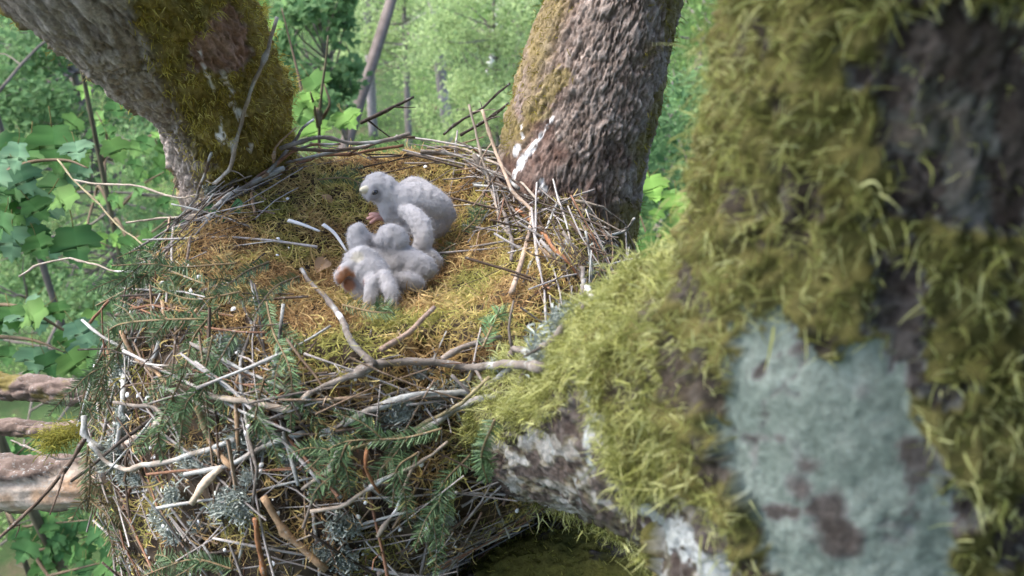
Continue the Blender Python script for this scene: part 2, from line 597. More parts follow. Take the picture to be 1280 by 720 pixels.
# ---- left stem
left = stem('left_stem', [((0.0, 1.05, 7.9), 0.15), (600, 800, 1.8, 0.14), (430, 530, 1.68, 0.13), (330, 330, 1.52, 0.105), (298, 200, 1.43, 0.098), (262, 100, 1.3, 0.105), (183, 0, 1.15, 0.13),
                          (70, -110, 1.02, 0.13), (-130, -300, 0.95, 0.12), (-400, -560, 0.95, 0.11)],
            380, 340, M['bark_left'], 'left stem leaning out to the left, clad in yellow-green moss', (0.012, 0.03), 0.006, 0.016, 3)
V = left['V']
px, py = left['px'], left['py']
edge = 150 + 0.42 * py + 40 * (fbm(V * 30, 3, 4) - 0.5)
m1 = sstep(px - edge, -8, 25)
bare = blob_mask(left, 290, 64, 0.050, 21, 0.5, 30)
bare = np.maximum(bare, blob_mask(left, 262, 55, 0.022, 22, 0.5, 30))
m1 *= 1 - bare
m1 *= 1 - 0.9 * blob_mask(left, 255, 205, 0.02, 24)
m1 = np.where(left['front'], m1, sstep(fbm(V * 12, 3, 5), 0.4, 0.6))
left['moss'] = m1 * (0.35 + 0.65 * sstep(fbm(V * 35, 3, 6), 0.3, 0.5))
set_tint(left, m1 * 0.9, (0.17, 0.14, 0.03), (0.27, 0.22, 0.055))
set_tint(left, bare * 0.9, (0.19, 0.105, 0.085), (0.27, 0.175, 0.15), 70)
for k, (line, w) in enumerate([([(250, 65), (257, 90), (265, 110)], 0.0022), ([(273, 88), (284, 108), (288, 128)], 0.0042), ([(298, 138), (302, 146)], 0.0058), ([(275, 165), (276, 178)], 0.0055), ([(288, 172), (289, 182)], 0.005),
                               ([(276, 145), (275, 160)], 0.002), ([(311, 178), (312, 186)], 0.003)]):
    paint_line(left, line, w, left['white'], 1.0, 0.5, 60 + k)
left['V'] = left['V'] + left['N'] * (sstep(left['moss'], .1, .4) * (0.002 + 0.022 * np.clip(fbm(left['V'] * 45, 3, 8) - 0.36, 0, 1)))[:, None]
finish_stem(left)
lw = left['moss'] * (1 - left['white'])
left['moss'] = lw
moss_on(left, 42000, 0.0105, 0.0013, 'moss', [(0.22, 0.165, 0.03), (0.34, 0.28, 0.05), (0.44, 0.38, 0.085), (0.52, 0.47, 0.16)], 0.6, 0.6, 2, 45, 3, 0.005)

# ---- near stem, rising past the camera on the right, and its limb running under the nest
def dress_near(d, nmoss, seed):
    V = d['V']
    px, py = d['px'], d['py']
    n1 = fbm(V * 14, 4, 71)
    n2 = fbm(V * 45, 3, 72)
    mossy = np.ones(len(V))
    lower = inpoly(px + 30 * (n2 - 0.5), py + 60 * (n2 - 0.5), [(400, 590), (560, 590), (620, 545), (690, 520), (745, 470), (760, 560), (790, 620), (860, 620), (900, 660), (960, 760), (400, 760)]) & d['front']
    mossy[lower] = 0
    n3 = fbm(V * 120, 3, 79)
    lich = inpoly(px + 50 * (n1 - 0.5) + 60 * (n3 - 0.5), py + 60 * (n2 - 0.5) + 70 * (n3 - 0.5), [(935, 420), (985, 388), (1040, 430), (1140, 440), (1160, 540), (1200, 600), (1190, 1000), (960, 1000), (945, 640), (915, 560), (920, 480)]) & d['front']
    mossy[lich] = 0
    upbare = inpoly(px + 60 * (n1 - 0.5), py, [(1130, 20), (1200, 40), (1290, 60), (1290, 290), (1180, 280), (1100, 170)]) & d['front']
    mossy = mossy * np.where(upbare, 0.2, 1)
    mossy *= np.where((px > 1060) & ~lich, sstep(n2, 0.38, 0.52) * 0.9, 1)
    mossy *= np.where(d['front'], 1, sstep(n1, 0.35, 0.5))
    mossy *= 0.35 + 0.65 * sstep(n2, 0.33, 0.5)
    set_tint(d, sstep(mossy, 0.2, 0.6) * 0.8, (0.13, 0.125, 0.03), (0.20, 0.185, 0.055))
    lw = lower.astype(float) * sstep(fbm(d['q'] * np.array([95, 95, 26]), 4, 73), 0.42, 0.55) * 0.85
    set_tint(d, lw, (0.21, 0.205, 0.205), (0.36, 0.37, 0.38), 70)
    lm = lich.astype(float)
    cr = np.abs(fbm(V * 11 + 3.3, 3, 75) - 0.5)
    crk = 0.55 + 0.45 * sstep(cr, 0.003, 0.012)
    d['V'] = V - d['N'] * ((d['disp'] * 0.75 + (1 - crk) * 0.004) * lm)[:, None]
    gap = np.zeros(len(V))
    for k, (x, y, r) in enumerate([(1012, 585, .008), (1034, 645, .011), (1050, 672, .010), (1078, 492, .005), (1000, 610, .006)]):
        gap = np.maximum(gap, blob_mask(d, x, y, r, 140 + k, 0.9, 60))
    for k, (line, w) in enumerate([([(945, 465), (975, 445), (1012, 428)], .0035), ([(1140, 555), (1146, 600), (1140, 640)], .006), ([(930, 545), (975, 548)], .0018), ([(965, 642), (1000, 640), (1040, 628)], .004), ([(1165, 470), (1180, 540), (1175, 600)], .004)]):
        paint_line(d, line, w, gap, 1.0, 0.6, 150 + k)
    lm = lm * crk * (1 - 0.9 * gap)
    set_tint(d, lm * 0.95, (0.165, 0.21, 0.185), (0.25, 0.30, 0.27), 60)
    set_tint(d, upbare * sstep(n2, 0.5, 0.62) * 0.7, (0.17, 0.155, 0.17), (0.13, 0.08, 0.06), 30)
    wht = np.zeros(len(V))
    for k, (line, w) in enumerate([([(735, 495), (737, 520), (733, 550), (738, 580)], 0.005), ([(675, 520), (683, 545), (690, 565)], 0.003), ([(607, 532), (612, 533)], 0.005), ([(800, 640), (830, 655), (870, 690), (900, 715)], 0.010), ([(722, 600), (728, 640)], .003)]):
        paint_line(d, line, w, wht, 1.0, 0.9, 90 + k)
    set_tint(d, wht * 0.9, (0.30, 0.34, 0.35), (0.44, 0.48, 0.49), 80)
    sw = sstep(mossy, 0.15, 0.5) * (1 - wht)
    d['V'] = d['V'] + d['N'] * (sw * (0.004 + 0.030 * np.clip(fbm(V * 38, 3, 74) - 0.36, 0, 1) + 0.010 * (fbm(V * 110, 2, 77) - 0.5)))[:, None]
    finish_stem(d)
    d['moss'] = mossy * (1 - wht)
    moss_on(d, nmoss, 0.0125, 0.0009, 'moss', MOSS_NEAR, 0.45, 0.5, 2, 38, seed, 0.006, 0.35)
    moss_on(d, nmoss // 10, 0.021, 0.0012, 'moss_fronds', MOSS_NEAR[1:], 0.55, 0.7, 4, 30, seed + 50, 0.010, 0.3)
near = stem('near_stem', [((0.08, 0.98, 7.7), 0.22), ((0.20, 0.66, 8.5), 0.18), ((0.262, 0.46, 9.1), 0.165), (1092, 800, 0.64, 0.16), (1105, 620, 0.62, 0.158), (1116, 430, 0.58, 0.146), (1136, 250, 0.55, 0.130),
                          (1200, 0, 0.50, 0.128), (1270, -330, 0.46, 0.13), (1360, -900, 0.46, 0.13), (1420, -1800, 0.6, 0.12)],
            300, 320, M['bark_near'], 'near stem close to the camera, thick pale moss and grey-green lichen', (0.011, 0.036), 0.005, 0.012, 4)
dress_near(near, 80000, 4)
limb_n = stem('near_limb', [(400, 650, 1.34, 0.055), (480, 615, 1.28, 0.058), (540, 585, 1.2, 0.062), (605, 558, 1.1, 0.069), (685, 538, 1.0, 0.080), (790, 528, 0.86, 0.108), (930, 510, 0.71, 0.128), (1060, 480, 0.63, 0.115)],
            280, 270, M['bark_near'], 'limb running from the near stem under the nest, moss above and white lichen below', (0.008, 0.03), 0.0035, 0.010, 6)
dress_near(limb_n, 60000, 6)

# ---- low mossy limb under the near stem
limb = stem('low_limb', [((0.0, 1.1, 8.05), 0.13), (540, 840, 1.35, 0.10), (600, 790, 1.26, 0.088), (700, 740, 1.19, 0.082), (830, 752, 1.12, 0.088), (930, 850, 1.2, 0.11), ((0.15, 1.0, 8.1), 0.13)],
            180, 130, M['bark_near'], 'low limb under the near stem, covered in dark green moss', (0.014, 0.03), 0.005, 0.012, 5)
limb['moss'] = sstep(fbm(limb['V'] * 20, 3, 81), 0.3, 0.42)
set_tint(limb, limb['moss'] * 0.9, (0.10, 0.105, 0.022), (0.16, 0.15, 0.035))
finish_stem(limb)
moss_on(limb, 16000, 0.008, 0.0011, 'moss', [(0.14, 0.145, 0.03), (0.24, 0.235, 0.05), (0.34, 0.32, 0.08)], 0.7, 0.3, 2, 60, 5, 0.003)

# ------------------------------------------------------------------ nest
NC = np.array([-0.17, 1.08, 9.41])
prof = catmull([(0.0, -0.045), (0.10, -0.04), (0.19, -0.012), (0.255, 0.010), (0.30, -0.008), (0.345, -0.06), (0.388, -0.15), (0.425, -0.26), (0.43, -0.38), (0.41, -0.50), (0.30, -0.66), (0.12, -0.75), (0.0, -0.76)], 120)
na = 200
th = np.linspace(0, 2 * np.pi, na, endpoint=False)
out = 1 + 0.0 * th
stretch = 1 + 0.035 * np.cos(th - math.radians(200))
P = np.stack([prof[:, 0][:, None] * np.cos(th) * stretch, prof[:, 0][:, None] * np.sin(th) * stretch, np.broadcast_to(prof[:, 1][:, None], (120, na))], -1).reshape(-1, 3)
nz = fbm(P * 14, 3, 5) - 0.5
nf = fbm(P * 60, 3, 6) - 0.5
dirn = norm(P * np.array([1, 1, 0.2]) + np.array([0, 0, 0.15]))
azm = np.degrees(np.arctan2(P[:, 1], P[:, 0]))
cut = 1 - 0.62 * np.exp(-((azm + 52) / 38) ** 2) * sstep(-P[:, 2], 0.13, 0.42)
P = P * np.stack([cut, cut, np.ones_like(cut)], 1)
P = P + dirn * (nz * 0.05 + nf * 0.020 + (fbm(P * 32, 2, 9) - 0.5) * 0.022)[:, None]
NV = P + NC
NF = grid_faces(120, na)
nest = empty('nest', NC + np.array([0, 0, -0.76]), label='large raptor nest of sticks and moss in the tree fork', cat='nest')
cc = sstep(fbm(NV * 40, 3, 7), 0.35, 0.65)[:, None]
ccol = np.array([0.045, 0.034, 0.028]) * (1 - cc) + np.array([0.09, 0.07, 0.052]) * cc
core = keep(obj('nest_core', np_mesh('nest_core', NV, [NF], dict(col=ccol)), M['core']), nest)
nest_bvh = BVHTree.FromPolygons(NV.tolist(), NF.tolist())
BVHS['nest'] = nest_bvh
NFc = NV[NF].mean(1)
NFn = norm(np.cross(NV[NF[:, 1]] - NV[NF[:, 0]], NV[NF[:, 3]] - NV[NF[:, 0]]))
NFn = np.where((np.einsum('ij,ij->i', NFn, NFc - (NC + np.array([0, 0, -0.25]))) > 0)[:, None], NFn, -NFn)
NFa = np.linalg.norm(np.cross(NV[NF[:, 1]] - NV[NF[:, 0]], NV[NF[:, 3]] - NV[NF[:, 0]]), axis=1)
npx, npy, _ = proj(NFc)
# where the moss lining lies: the cup and the torn patches on the flank
lin = inpoly(npx, npy, [(225, 340), (275, 275), (345, 215), (400, 180), (480, 165), (560, 180), (620, 215), (680, 270), (730, 330), (760, 400), (700, 450), (600, 480), (470, 510), (390, 490), (320, 430), (255, 390)]) & (NFn[:, 2] > 0.2)
rr = np.linalg.norm((NFc - NC)[:, :2], axis=1)
lin = lin | ((rr < 0.27) & (NFc[:, 2] > NC[2] - 0.08))
def near_px(x, y, r): return np.hypot(npx - x, npy - y) < r
patch = np.zeros(len(NFc))
for x, y, r, w in [(550, 590, 34, .8), (530, 620, 26, .7), (500, 470, 40, .7), (460, 490, 30, .6), (330, 480, 35, .5), (300, 660, 30, .6), (470, 690, 30, .6), (200, 350, 30, .25), (260, 340, 45, 1.), (230, 380, 35, .8), (290, 420, 35, .6), (420, 520, 35, .7), (350, 590, 28, .5), (250, 560, 25, .4), (180, 470, 25, .4), (430, 600, 30, .5), (200, 640, 30, .5), (380, 660, 30, .6), (560, 530, 30, .7), (420, 160, 25, .8), (270, 220, 30, .7), (380, 440, 40, .8), (110, 560, 25, .4), (640, 600, 40, .4), (310, 300, 30, .9), (330, 385, 30, .7)]:
    patch = np.maximum(patch, w * near_px(x, y, r) * (NFn @ np.array([0, -0.7, 0.5]) > -0.1))
wmoss = np.where(lin, 1.0, np.maximum(patch, 0.08))

def nest_moss(n, name, weights, L, W, cols, flat, seed, lift=0.016):
    rng = np.random.default_rng(seed)
    p = NFa * weights
    p /= p.sum()
    idx = rng.choice(len(p), n, p=p)
    root = NV[NF[idx, 0]] + (NV[NF[idx, 1]] - NV[NF[idx, 0]]) * rng.random(n)[:, None] + (NV[NF[idx, 3]] - NV[NF[idx, 0]]) * rng.random(n)[:, None]
    nm = NFn[idx]
    cl = fbm(root * 45, 3, seed)
    cw = fbm(root * 19 + 3, 3, seed + 1)
    root = root + nm * (rng.random(n) * lift * (0.1 + 3.4 * np.clip(cl - 0.3, 0, 1)))[:, None]
    rnd = norm(rng.standard_normal((n, 3)))
    tan = norm(rnd - nm * np.einsum('ij,ij->i', rnd, nm)[:, None])
    d0 = norm(tan + nm * (flat * rng.random(n))[:, None])
    tb = np.cross(nm, tan)
    d1 = norm(tan * 0.3 + tb * rng.standard_normal(n)[:, None] * 1.1 + nm * (rng.standard_normal(n) * 0.6)[:, None])
    V, fc = ribbons(root, d0, d1, L * (0.5 + rng.random(n)), W * (0.6 + 0.8 * rng.random(n)), 3, 0.6, rng)
    cols = np.array(cols)
    f = np.clip((cw - 0.32) / 0.36 + 0.16 * rng.standard_normal(n), 0, 0.999) * (len(cols) - 1)
    i = f.astype(int)
    c = cols[i] * (1 - (f - i)[:, None]) + cols[i + 1] * (f - i)[:, None]
    c = c * (0.7 + 0.6 * rng.random(n))[:, None]
    me = np_mesh(name, V, [fc], dict(col=rep(c, 8)))
    return keep(obj(name, me, M['moss'], kind='stuff'), nest)
nest_moss(60000, 'moss_lining', wmoss, 0.021, 0.0016, [(0.36, 0.235, 0.115), (0.53, 0.38, 0.18), (0.60, 0.46, 0.22), (0.56, 0.46, 0.19), (0.48, 0.43, 0.15), (0.34, 0.335, 0.11)], 0.9, 21)

nest_moss(15000, 'litter', np.where(lin, 0.12, 1.0) * (NFc[:, 2] > NC[2] - 0.6), 0.020, 0.0011, [(0.06, 0.045, 0.035), (0.13, 0.10, 0.075), (0.20, 0.16, 0.12), (0.26, 0.24, 0.21), (0.30, 0.22, 0.12), (0.12, 0.13, 0.05)], 0.9, 33, 0.010)

# ------------------------------------------------------------------ sticks
C_GREY = (0.165, 0.145, 0.13); C_PALE = (0.29, 0.25, 0.21); C_TAN = (0.29, 0.20, 0.125); C_RED = (0.21, 0.115, 0.075); C_ORANGE = (0.27, 0.13, 0.065)
C_DARK = (0.05, 0.04, 0.034); C_BROWN = (0.10, 0.072, 0.055); C_WHITE = (0.66, 0.65, 0.64); C_YEL = (0.23, 0.20, 0.12)

def stick_mesh(name, A, r0, r1, col, nt_=6, n=14, spec=0.25, knots=2, twigs=0, lich=0.0, rng=RNG, blotch=None):
    A0 = np.asarray(A, float)
    n = int(np.clip(np.linalg.norm(np.diff(A0, axis=0), axis=1).sum() / 0.011, 6, n))
    dl = np.concatenate([[0], np.cumsum(np.linalg.norm(np.diff(A0, axis=0), axis=1))])
    u = np.linspace(0, dl[-1], n)
    lin_ = np.stack([np.interp(u, dl, A0[:, k]) for k in range(3)], 1)
    A = catmull(A0, n) * 0.35 + lin_ * 0.65
    kk = max(3, n // 3)
    kn = rng.standard_normal((kk, 3)) * 0.0022 * min(1.0, dl[-1] / 0.15)
    A = A + np.stack([np.interp(np.linspace(0, 1, n), np.linspace(0, 1, kk), kn[:, k]) for k in range(3)], 1) + rng.standard_normal(A.shape) * 0.0003
    R = np.linspace(r0, r1, n) * (1 + 0.06 * rng.standard_normal(n))
    for _ in range(knots):
        R[rng.integers(1, n - 1)] *= 1.35
    acc = Acc()
    def colours(N_, base):
        f = rng.random(N_)[:, None]
        c = np.array(base) * (0.75 + 0.5 * f)
        c = np.repeat(c, 1, 0)
        return c
    V, fs = tube(A, R, nt_, True, 0.09, rng)
    ring = rng.random(n)
    c = np.array(col)[None] * (0.78 + 0.44 * np.repeat(ring, nt_))[:, None]
    if lich > 0:
        lm = np.repeat(sstep(vnoise(A * 55, 3), 1 - lich - 0.15, 1 - lich + 0.1), nt_)[:, None] * (0.6 + 0.4 * rng.random((n * nt_, 1)))
        c = c * (1 - lm) + np.array([0.40, 0.42, 0.42]) * lm
    if blotch:
        for (u0, u1) in blotch:
            k = np.repeat((np.linspace(0, 1, n) >= u0) & (np.linspace(0, 1, n) <= u1), nt_)
            c[k] = np.array([0.74, 0.74, 0.76])
    acc.add(V, fs, col=c)
    T = norm(np.gradient(A, axis=0))
    for _ in range(twigs):
        k = rng.integers(1, n - 2)
        d = norm(T[k] * 0.7 + norm(rng.standard_normal(3)) * 0.8)
        L = (0.02 + 0.05 * rng.random())
        B = catmull([A[k], A[k] + d * L * 0.5 + rng.standard_normal(3) * 0.004, A[k] + d * L], 5)
        V, fs = tube(B, np.linspace(R[k] * 0.55, R[k] * 0.25, 5), 4, True, 0, rng)
        acc.add(V, fs, col=np.array(col) * (0.8 + 0.3 * rng.random()))
    return acc.mesh(name)

def drape(pts, lift=0.010):
    """pixel path -> path lying on the nest / stems (third value: own distance from the camera)"""
    P = []
    for p in pts:
        if len(p) == 3:
            P.append(U(*p))
        else:
            h = hit(p[0], p[1])
            if h is None:
                P.append(None)
            else:
                P.append(h[0] + h[1] * lift * 0.6 + norm(CAM - h[0]) * lift * 0.5)
    known = [i for i, q in enumerate(P) if q is not None]
    if not known:
        P[0] = U(pts[0][0], pts[0][1], 1.1); known = [0]
    for i, q in enumerate(P):
        if q is None:
            k = min(known, key=lambda j: abs(j - i))
            P[i] = U(pts[i][0], pts[i][1], (P[k] - CAM) @ FWD)
    return np.array(P)

STICKS = [
 # pts, r0, r1, colour, options, label
 ([(328, 236), (395, 207), (440, 192), (505, 181)], .0055, .0035, C_RED, dict(twigs=2), 'reddish brown stick along the back rim, left of the upright chick'),
 ([(268, 262), (318, 222), (345, 200), (385, 182), (425, 181)], .0048, .003, C_RED, dict(lich=.35), 'reddish stick with a pale left end curving over the back left rim'),
 ([(262, 285), (290, 255), (330, 222), (352, 206)], .008, .006, C_GREY, dict(lich=.6), 'thick lichen-crusted stick on the left rim below the left stem'),
 ([(314, 276), (323, 240), (332, 206)], .0042, .0032, C_TAN, {}, 'straight tan stick standing upright on the left rim'),
 ([(333, 200), (345, 178), (357, 157)], .003, .002, C_TAN, {}, 'short thin tan twig poking up in front of the left stem'),
 ([(340, 206), (362, 178), (380, 160), (392, 150, 1.42)], .0045, .003, C_GREY, dict(lich=.5), 'grey lichen twig leaning up at the right foot of the left stem'),
 ([(345, 180), (400, 172), (440, 180), (510, 166)], .0055, .004, C_GREY, dict(lich=.3), 'wavy grey stick along the top of the back rim'),
 ([(350, 188), (420, 188), (470, 176), (520, 172)], .0045, .003, C_BROWN, dict(lich=.2), 'brownish grey stick just under the wavy stick on the back rim'),
 ([(92, 224, 1.5), (165, 233, 1.42), (232, 239), (305, 218)], .003, .0022, C_PALE, dict(twigs=1), 'long pale twig sticking out left beneath the left stem'),
 ([(70, 200, 1.5), (120, 255, 1.42), (165, 300, 1.36), (240, 336)], .0026, .002, C_YEL, dict(twigs=2), 'thin straw-coloured twig slanting down to the left rim'),
 ([(160, 277, 1.4), (205, 270), (262, 262)], .0026, .002, C_PALE, {}, 'short pale twig sticking out left at the rim corner'),
 ([(20, 345, 1.35), (82, 321, 1.32), (135, 336, 1.26), (172, 341)], .0026, .0024, C_PALE, dict(twigs=1, blotch=[(.85, 1)]), 'thin bent pale twig pointing left beside the maple leaves'),
 ([(346, 22), (328, 75), (316, 105), (303, 150), (292, 195), (270, 232)], .0045, .0042, C_PALE, dict(lich=.45, twigs=2), 'pale dead twig leaning up against the left stem'),
 ([(245, 240), (262, 190)], .004, .0028, C_BROWN, dict(lich=.3), 'short brown twig leaning on the lower left stem'),
 ([(452, 152, 1.46), (480, 138, 1.47), (516, 120, 1.5)], .0055, .0035, C_DARK, dict(twigs=3), 'dark twig sticking up behind the back rim'),
 ([(556, 168, 1.46), (600, 134, 1.5), (636, 104, 1.55)], .0038, .0028, C_DARK, dict(twigs=2), 'dark straight twig rising left of the rear stem'),
 ([(575, 168, 1.42), (615, 146, 1.44), (636, 128, 1.46)], .0045, .003, C_DARK, dict(twigs=2), 'shorter dark twig against the rear stem left edge'),
 ([(525, 186), (560, 190), (600, 212), (655, 240)], .0055, .0045, C_GREY, dict(lich=.25), 'grey stick crossing the right end of the back rim'),
 ([(532, 180), (580, 196), (640, 226), (672, 248)], .0035, .003, C_PALE, {}, 'pale thin stick above the grey one on the right back rim'),
 ([(588, 130, 1.34), (602, 200), (622, 240), (640, 300)], .0034, .003, C_PALE, dict(twigs=1), 'pale stick standing up from the right rim'),
 ([(604, 135, 1.32), (622, 190), (648, 245), (669, 272), (664, 320), (645, 378)], .0036, .0058, (0.36, 0.28, 0.22), dict(twigs=1), 'long curved tan stick running down the right side of the cup'),
 ([(590, 195), (618, 236), (640, 290), (645, 335)], .0052, .0045, C_GREY, dict(lich=.2, twigs=1), 'grey stick slanting down the right side of the cup'),
 ([(655, 265), (672, 290), (700, 330), (722, 362)], .005, .004, C_ORANGE, {}, 'orange peeled twig below the rear stem'),
 ([(716, 356), (737, 382)], .004, .0035, C_WHITE, {}, 'whitish twig end beyond the orange twig'),
 ([(672, 276), (682, 256), (712, 249), (745, 258), (765, 266)], .0032, .0024, C_PALE, dict(blotch=[(.0, .2)]), 'thin arched pale twig across the foot of the rear stem'),
 ([(742, 302), (765, 297), (778, 285), (788, 272, 1.22)], .0042, .003, C_GREY, dict(lich=.5, twigs=2), 'lichen twig poking out right of the rear stem foot'),
 ([(704, 312), (722, 345), (742, 392)], .0042, .0038, C_GREY, dict(lich=.3), 'grey stick right of the orange twig'),
 ([(692, 262), (712, 285), (730, 312)], .0026, .002, C_BROWN, {}, 'thin brown twig on the moss cushion of the rear stem'),
 ([(610, 262), (603, 300), (598, 330)], .002, .0016, C_TAN, {}, 'fine tan twig on the moss right of the upright chick'),
 ([(372, 350), (400, 382), (432, 424), (470, 459)], .0045, .0062, C_GREY, dict(lich=.15, blotch=[(.62, .68)]), 'grey curved stick slanting down from the front chick'),
 ([(470, 459), (530, 459), (610, 459), (680, 462)], .0066, .0075, C_GREY, dict(lich=.2, twigs=1), 'thick grey stick lying level across the front rim'),
 ([(472, 460), (425, 482), (385, 494)], .0062, .0055, C_GREY, dict(lich=.25, blotch=[(.4, .48)]), 'grey stick continuing left from the level stick on the front rim'),
 ([(258, 502), (310, 505), (362, 504), (392, 490)], .0055, .0055, C_PALE, dict(), 'smooth pale stick lying level behind the spruce sprigs'),
 ([(548, 450), (580, 438), (618, 428)], .0052, .0048, (0.20, 0.17, 0.15), dict(lich=.2), 'short thick stub on the front right of the moss'),
 ([(474, 442), (510, 420), (546, 401)], .0048, .0042, (0.27, 0.2, 0.16), dict(twigs=1), 'brown stick on the moss in front of the chicks'),
 ([(640, 455), (655, 440), (690, 442), (708, 424), (716, 404)], .006, .005, C_GREY, dict(lich=.4, twigs=2), 'bent grey twig rising at the front right corner'),
 ([(398, 536), (450, 520), (520, 500), (590, 486), (650, 466)], .0065, .006, C_GREY, dict(lich=.75, twigs=3), 'lichen-covered stick slanting across the front flank'),
 ([(520, 530), (570, 510), (620, 490), (660, 470)], .0065, .0055, C_BROWN, dict(lich=.3), 'brown grey stick under the lichen-covered stick'),
 ([(400, 540), (340, 560), (300, 580), (240, 600)], .005, .0045, C_GREY, dict(lich=.5), 'grey stick low on the front flank'),
 ([(622, 470), (560, 515), (500, 545), (440, 552)], .0035, .003, C_YEL, dict(twigs=1), 'thin straw-coloured twig across the front flank'),
 ([(558, 545), (520, 575), (482, 602), (440, 622), (395, 640)], .003, .0036, C_PALE, dict(blotch=[(.45, .55)]), 'pale thin twig with a white splash on the front flank'),
 ([(525, 560), (512, 600), (498, 622), (476, 660)], .0028, .003, C_PALE, dict(blotch=[(.55, .68)]), 'pale bent twig hanging low right of the flank'),
 ([(328, 622), (365, 660), (405, 702)], .0062, .0062, C_TAN, {}, 'thick peeled stick slanting down at the bottom of the flank'),
 ([(320, 640), (328, 675), (335, 712)], .004, .004, C_ORANGE, {}, 'orange brown stick pointing down at the bottom of the flank'),
 ([(322, 400), (314, 460), (318, 540), (326, 600), (306, 700)], .003, .0028, C_GREY, dict(lich=.3), 'long thin grey twig hanging down the middle of the flank'),
 ([(306, 450), (302, 500), (306, 560)], .003, .0028, C_TAN, {}, 'straight tan twig hanging beside the long grey twig'),
 ([(300, 545), (262, 565), (232, 580), (180, 586), (150, 576), (112, 555)], .005, .0045, C_PALE, dict(lich=.55), 'curved whitish stick across the left flank'),
 ([(212, 522), (180, 543), (152, 560)], .006, .0055, (0.55, 0.47, 0.42), {}, 'short thick pale stick on the left flank'),
 ([(256, 510), (272, 540), (286, 565), (300, 590)], .005, .0045, C_TAN, {}, 'tan broken stick below the end of the smooth pale stick'),
 ([(290, 585), (260, 606), (248, 622)], .006, .0055, (0.55, 0.45, 0.35), {}, 'split pale stick end on the lower left flank'),
 ([(192, 320), (204, 355), (213, 395), (216, 430)], .005, .004, C_TAN, dict(blotch=[(.3, .42)]), 'tan broken stick standing on the left rim with a white splash'),
 ([(152, 412), (185, 448), (222, 486)], .0045, .0042, C_TAN, {}, 'straight tan stick slanting over the upper left flank'),
 ([(112, 405, 1.2), (146, 372), (205, 386), (262, 410)], .0032, .003, C_RED, dict(twigs=1), 'reddish arched twig at the left rim'),
 ([(282, 356), (262, 388), (248, 408), (226, 428)], .003, .0028, C_TAN, {}, 'tan twig lying over the spruce at the left rim'),
 ([(148, 440), (140, 490), (130, 560)], .003, .003, C_TAN, dict(lich=.2), 'thin tan twig hanging at the left edge of the nest'),
 ([(166, 400), (168, 450), (164, 500), (158, 560)], .0058, .005, C_GREY, dict(lich=.8), 'lichen-white stick hanging straight down the left flank'),
 ([(212, 420), (200, 450), (190, 462)], .0045, .0045, C_GREY, dict(lich=.6), 'short lichen stick beside the tan slanting stick'),
 ([(154, 504), (200, 512), (228, 520)], .0036, .003, C_GREY, {}, 'level grey stick on the left flank'),
 ([(105, 552), (85, 585, 1.08), (45, 628, 1.06), (-10, 680, 1.05)], .0045, .0032, C_BROWN, dict(twigs=2), 'long brown twig hanging left across the pale log'),
 ([(105, 520), (106, 545), (128, 562)], .0055, .005, C_GREY, dict(lich=.8), 'short white lichen stick at the left edge of the nest'),
 ([(130, 560), (80, 575, 1.15), (35, 562, 1.2), (15, 545, 1.22)], .0028, .002, C_GREY, dict(), 'thin grey twig above the pale log'),
 ([(425, 560), (415, 590), (436, 612)], .0038, .003, C_GREY, dict(lich=.5), 'forked grey twig on the front flank'),
 ([(425, 585), (400, 598), (380, 612)], .0034, .003, C_PALE, {}, 'short pale twig on the middle of the flank'),
 ([(452, 560), (462, 585), (472, 606)], .0028, .0025, C_ORANGE, {}, 'small orange twig on the right part of the flank'),
 ([(230, 712), (260, 655, 1.0), (285, 600)], .003, .0028, C_GREY, {}, 'thin grey twig at the bottom left of the flank'),
 ([(660, 640, 1.2), (600, 668, 1.14), (560, 690, 1.1), (470, 705)], .0055, .0045, (0.3, 0.24, 0.2), dict(lich=.3, twigs=3), 'rough twig lying along the low mossy limb'),
 ([(690, 330), (688, 300), (672, 270)], .0022, .002, C_BROWN, {}, 'fine brown twig beside the orange twig'),
]
for pts, r0, r1, c, opt, lab in STICKS:
    P = drape(pts, 0.024)
    o = obj('stick', stick_mesh('stick', P, r0 * 0.64, r1 * 0.64, c, 7, 24, **opt), M['stick'], label=lab, cat='stick', group='sticks laid on the nest')

# the woven body of the nest: single sticks as parts, the fine rest as one mass
rng = np.random.default_rng(5)
side = (NFc[:, 2] < NC[2] - 0.0) & (NFc[:, 2] > NC[2] - 0.62) & ~lin
rimw = ((rr > 0.25) & (NFc[:, 2] > NC[2] - 0.06)) & ~lin
w_side = NFa * (side * 1.0 + rimw * 0.7)
w_side *= np.where(NFc[:, 1] < NC[1] + 0.1, 1.0, 0.45)
w_side /= w_side.sum()
GUIDES = [([(120, 470), (150, 400), (205, 320), (262, 262), (330, 205), (400, 178), (480, 168)], 1.0), ([(545, 182), (600, 200), (655, 245), (700, 310), (735, 390)], 0.9),
          ([(300, 470), (400, 500), (520, 490), (640, 465), (720, 425)], 0.22)]
GP = []
for g_, w_ in GUIDES:
    Q = catmull(np.array(g_, float), 40)
    for i_ in range(40):
        j_ = min(i_, 38)
        GP.append((Q[i_], norm(Q[j_ + 1] - Q[j_]), w_))
gw = np.array([g_[2] for g_ in GP]); gw /= gw.sum()
PAL = [C_GREY, (0.20, 0.18, 0.17), (0.31, 0.285, 0.275), (0.27, 0.25, 0.245), C_BROWN, C_BROWN, C_DARK, (0.26, 0.19, 0.135), C_RED, (0.27, 0.255, 0.25), (0.35, 0.335, 0.335), (0.12, 0.09, 0.07)]
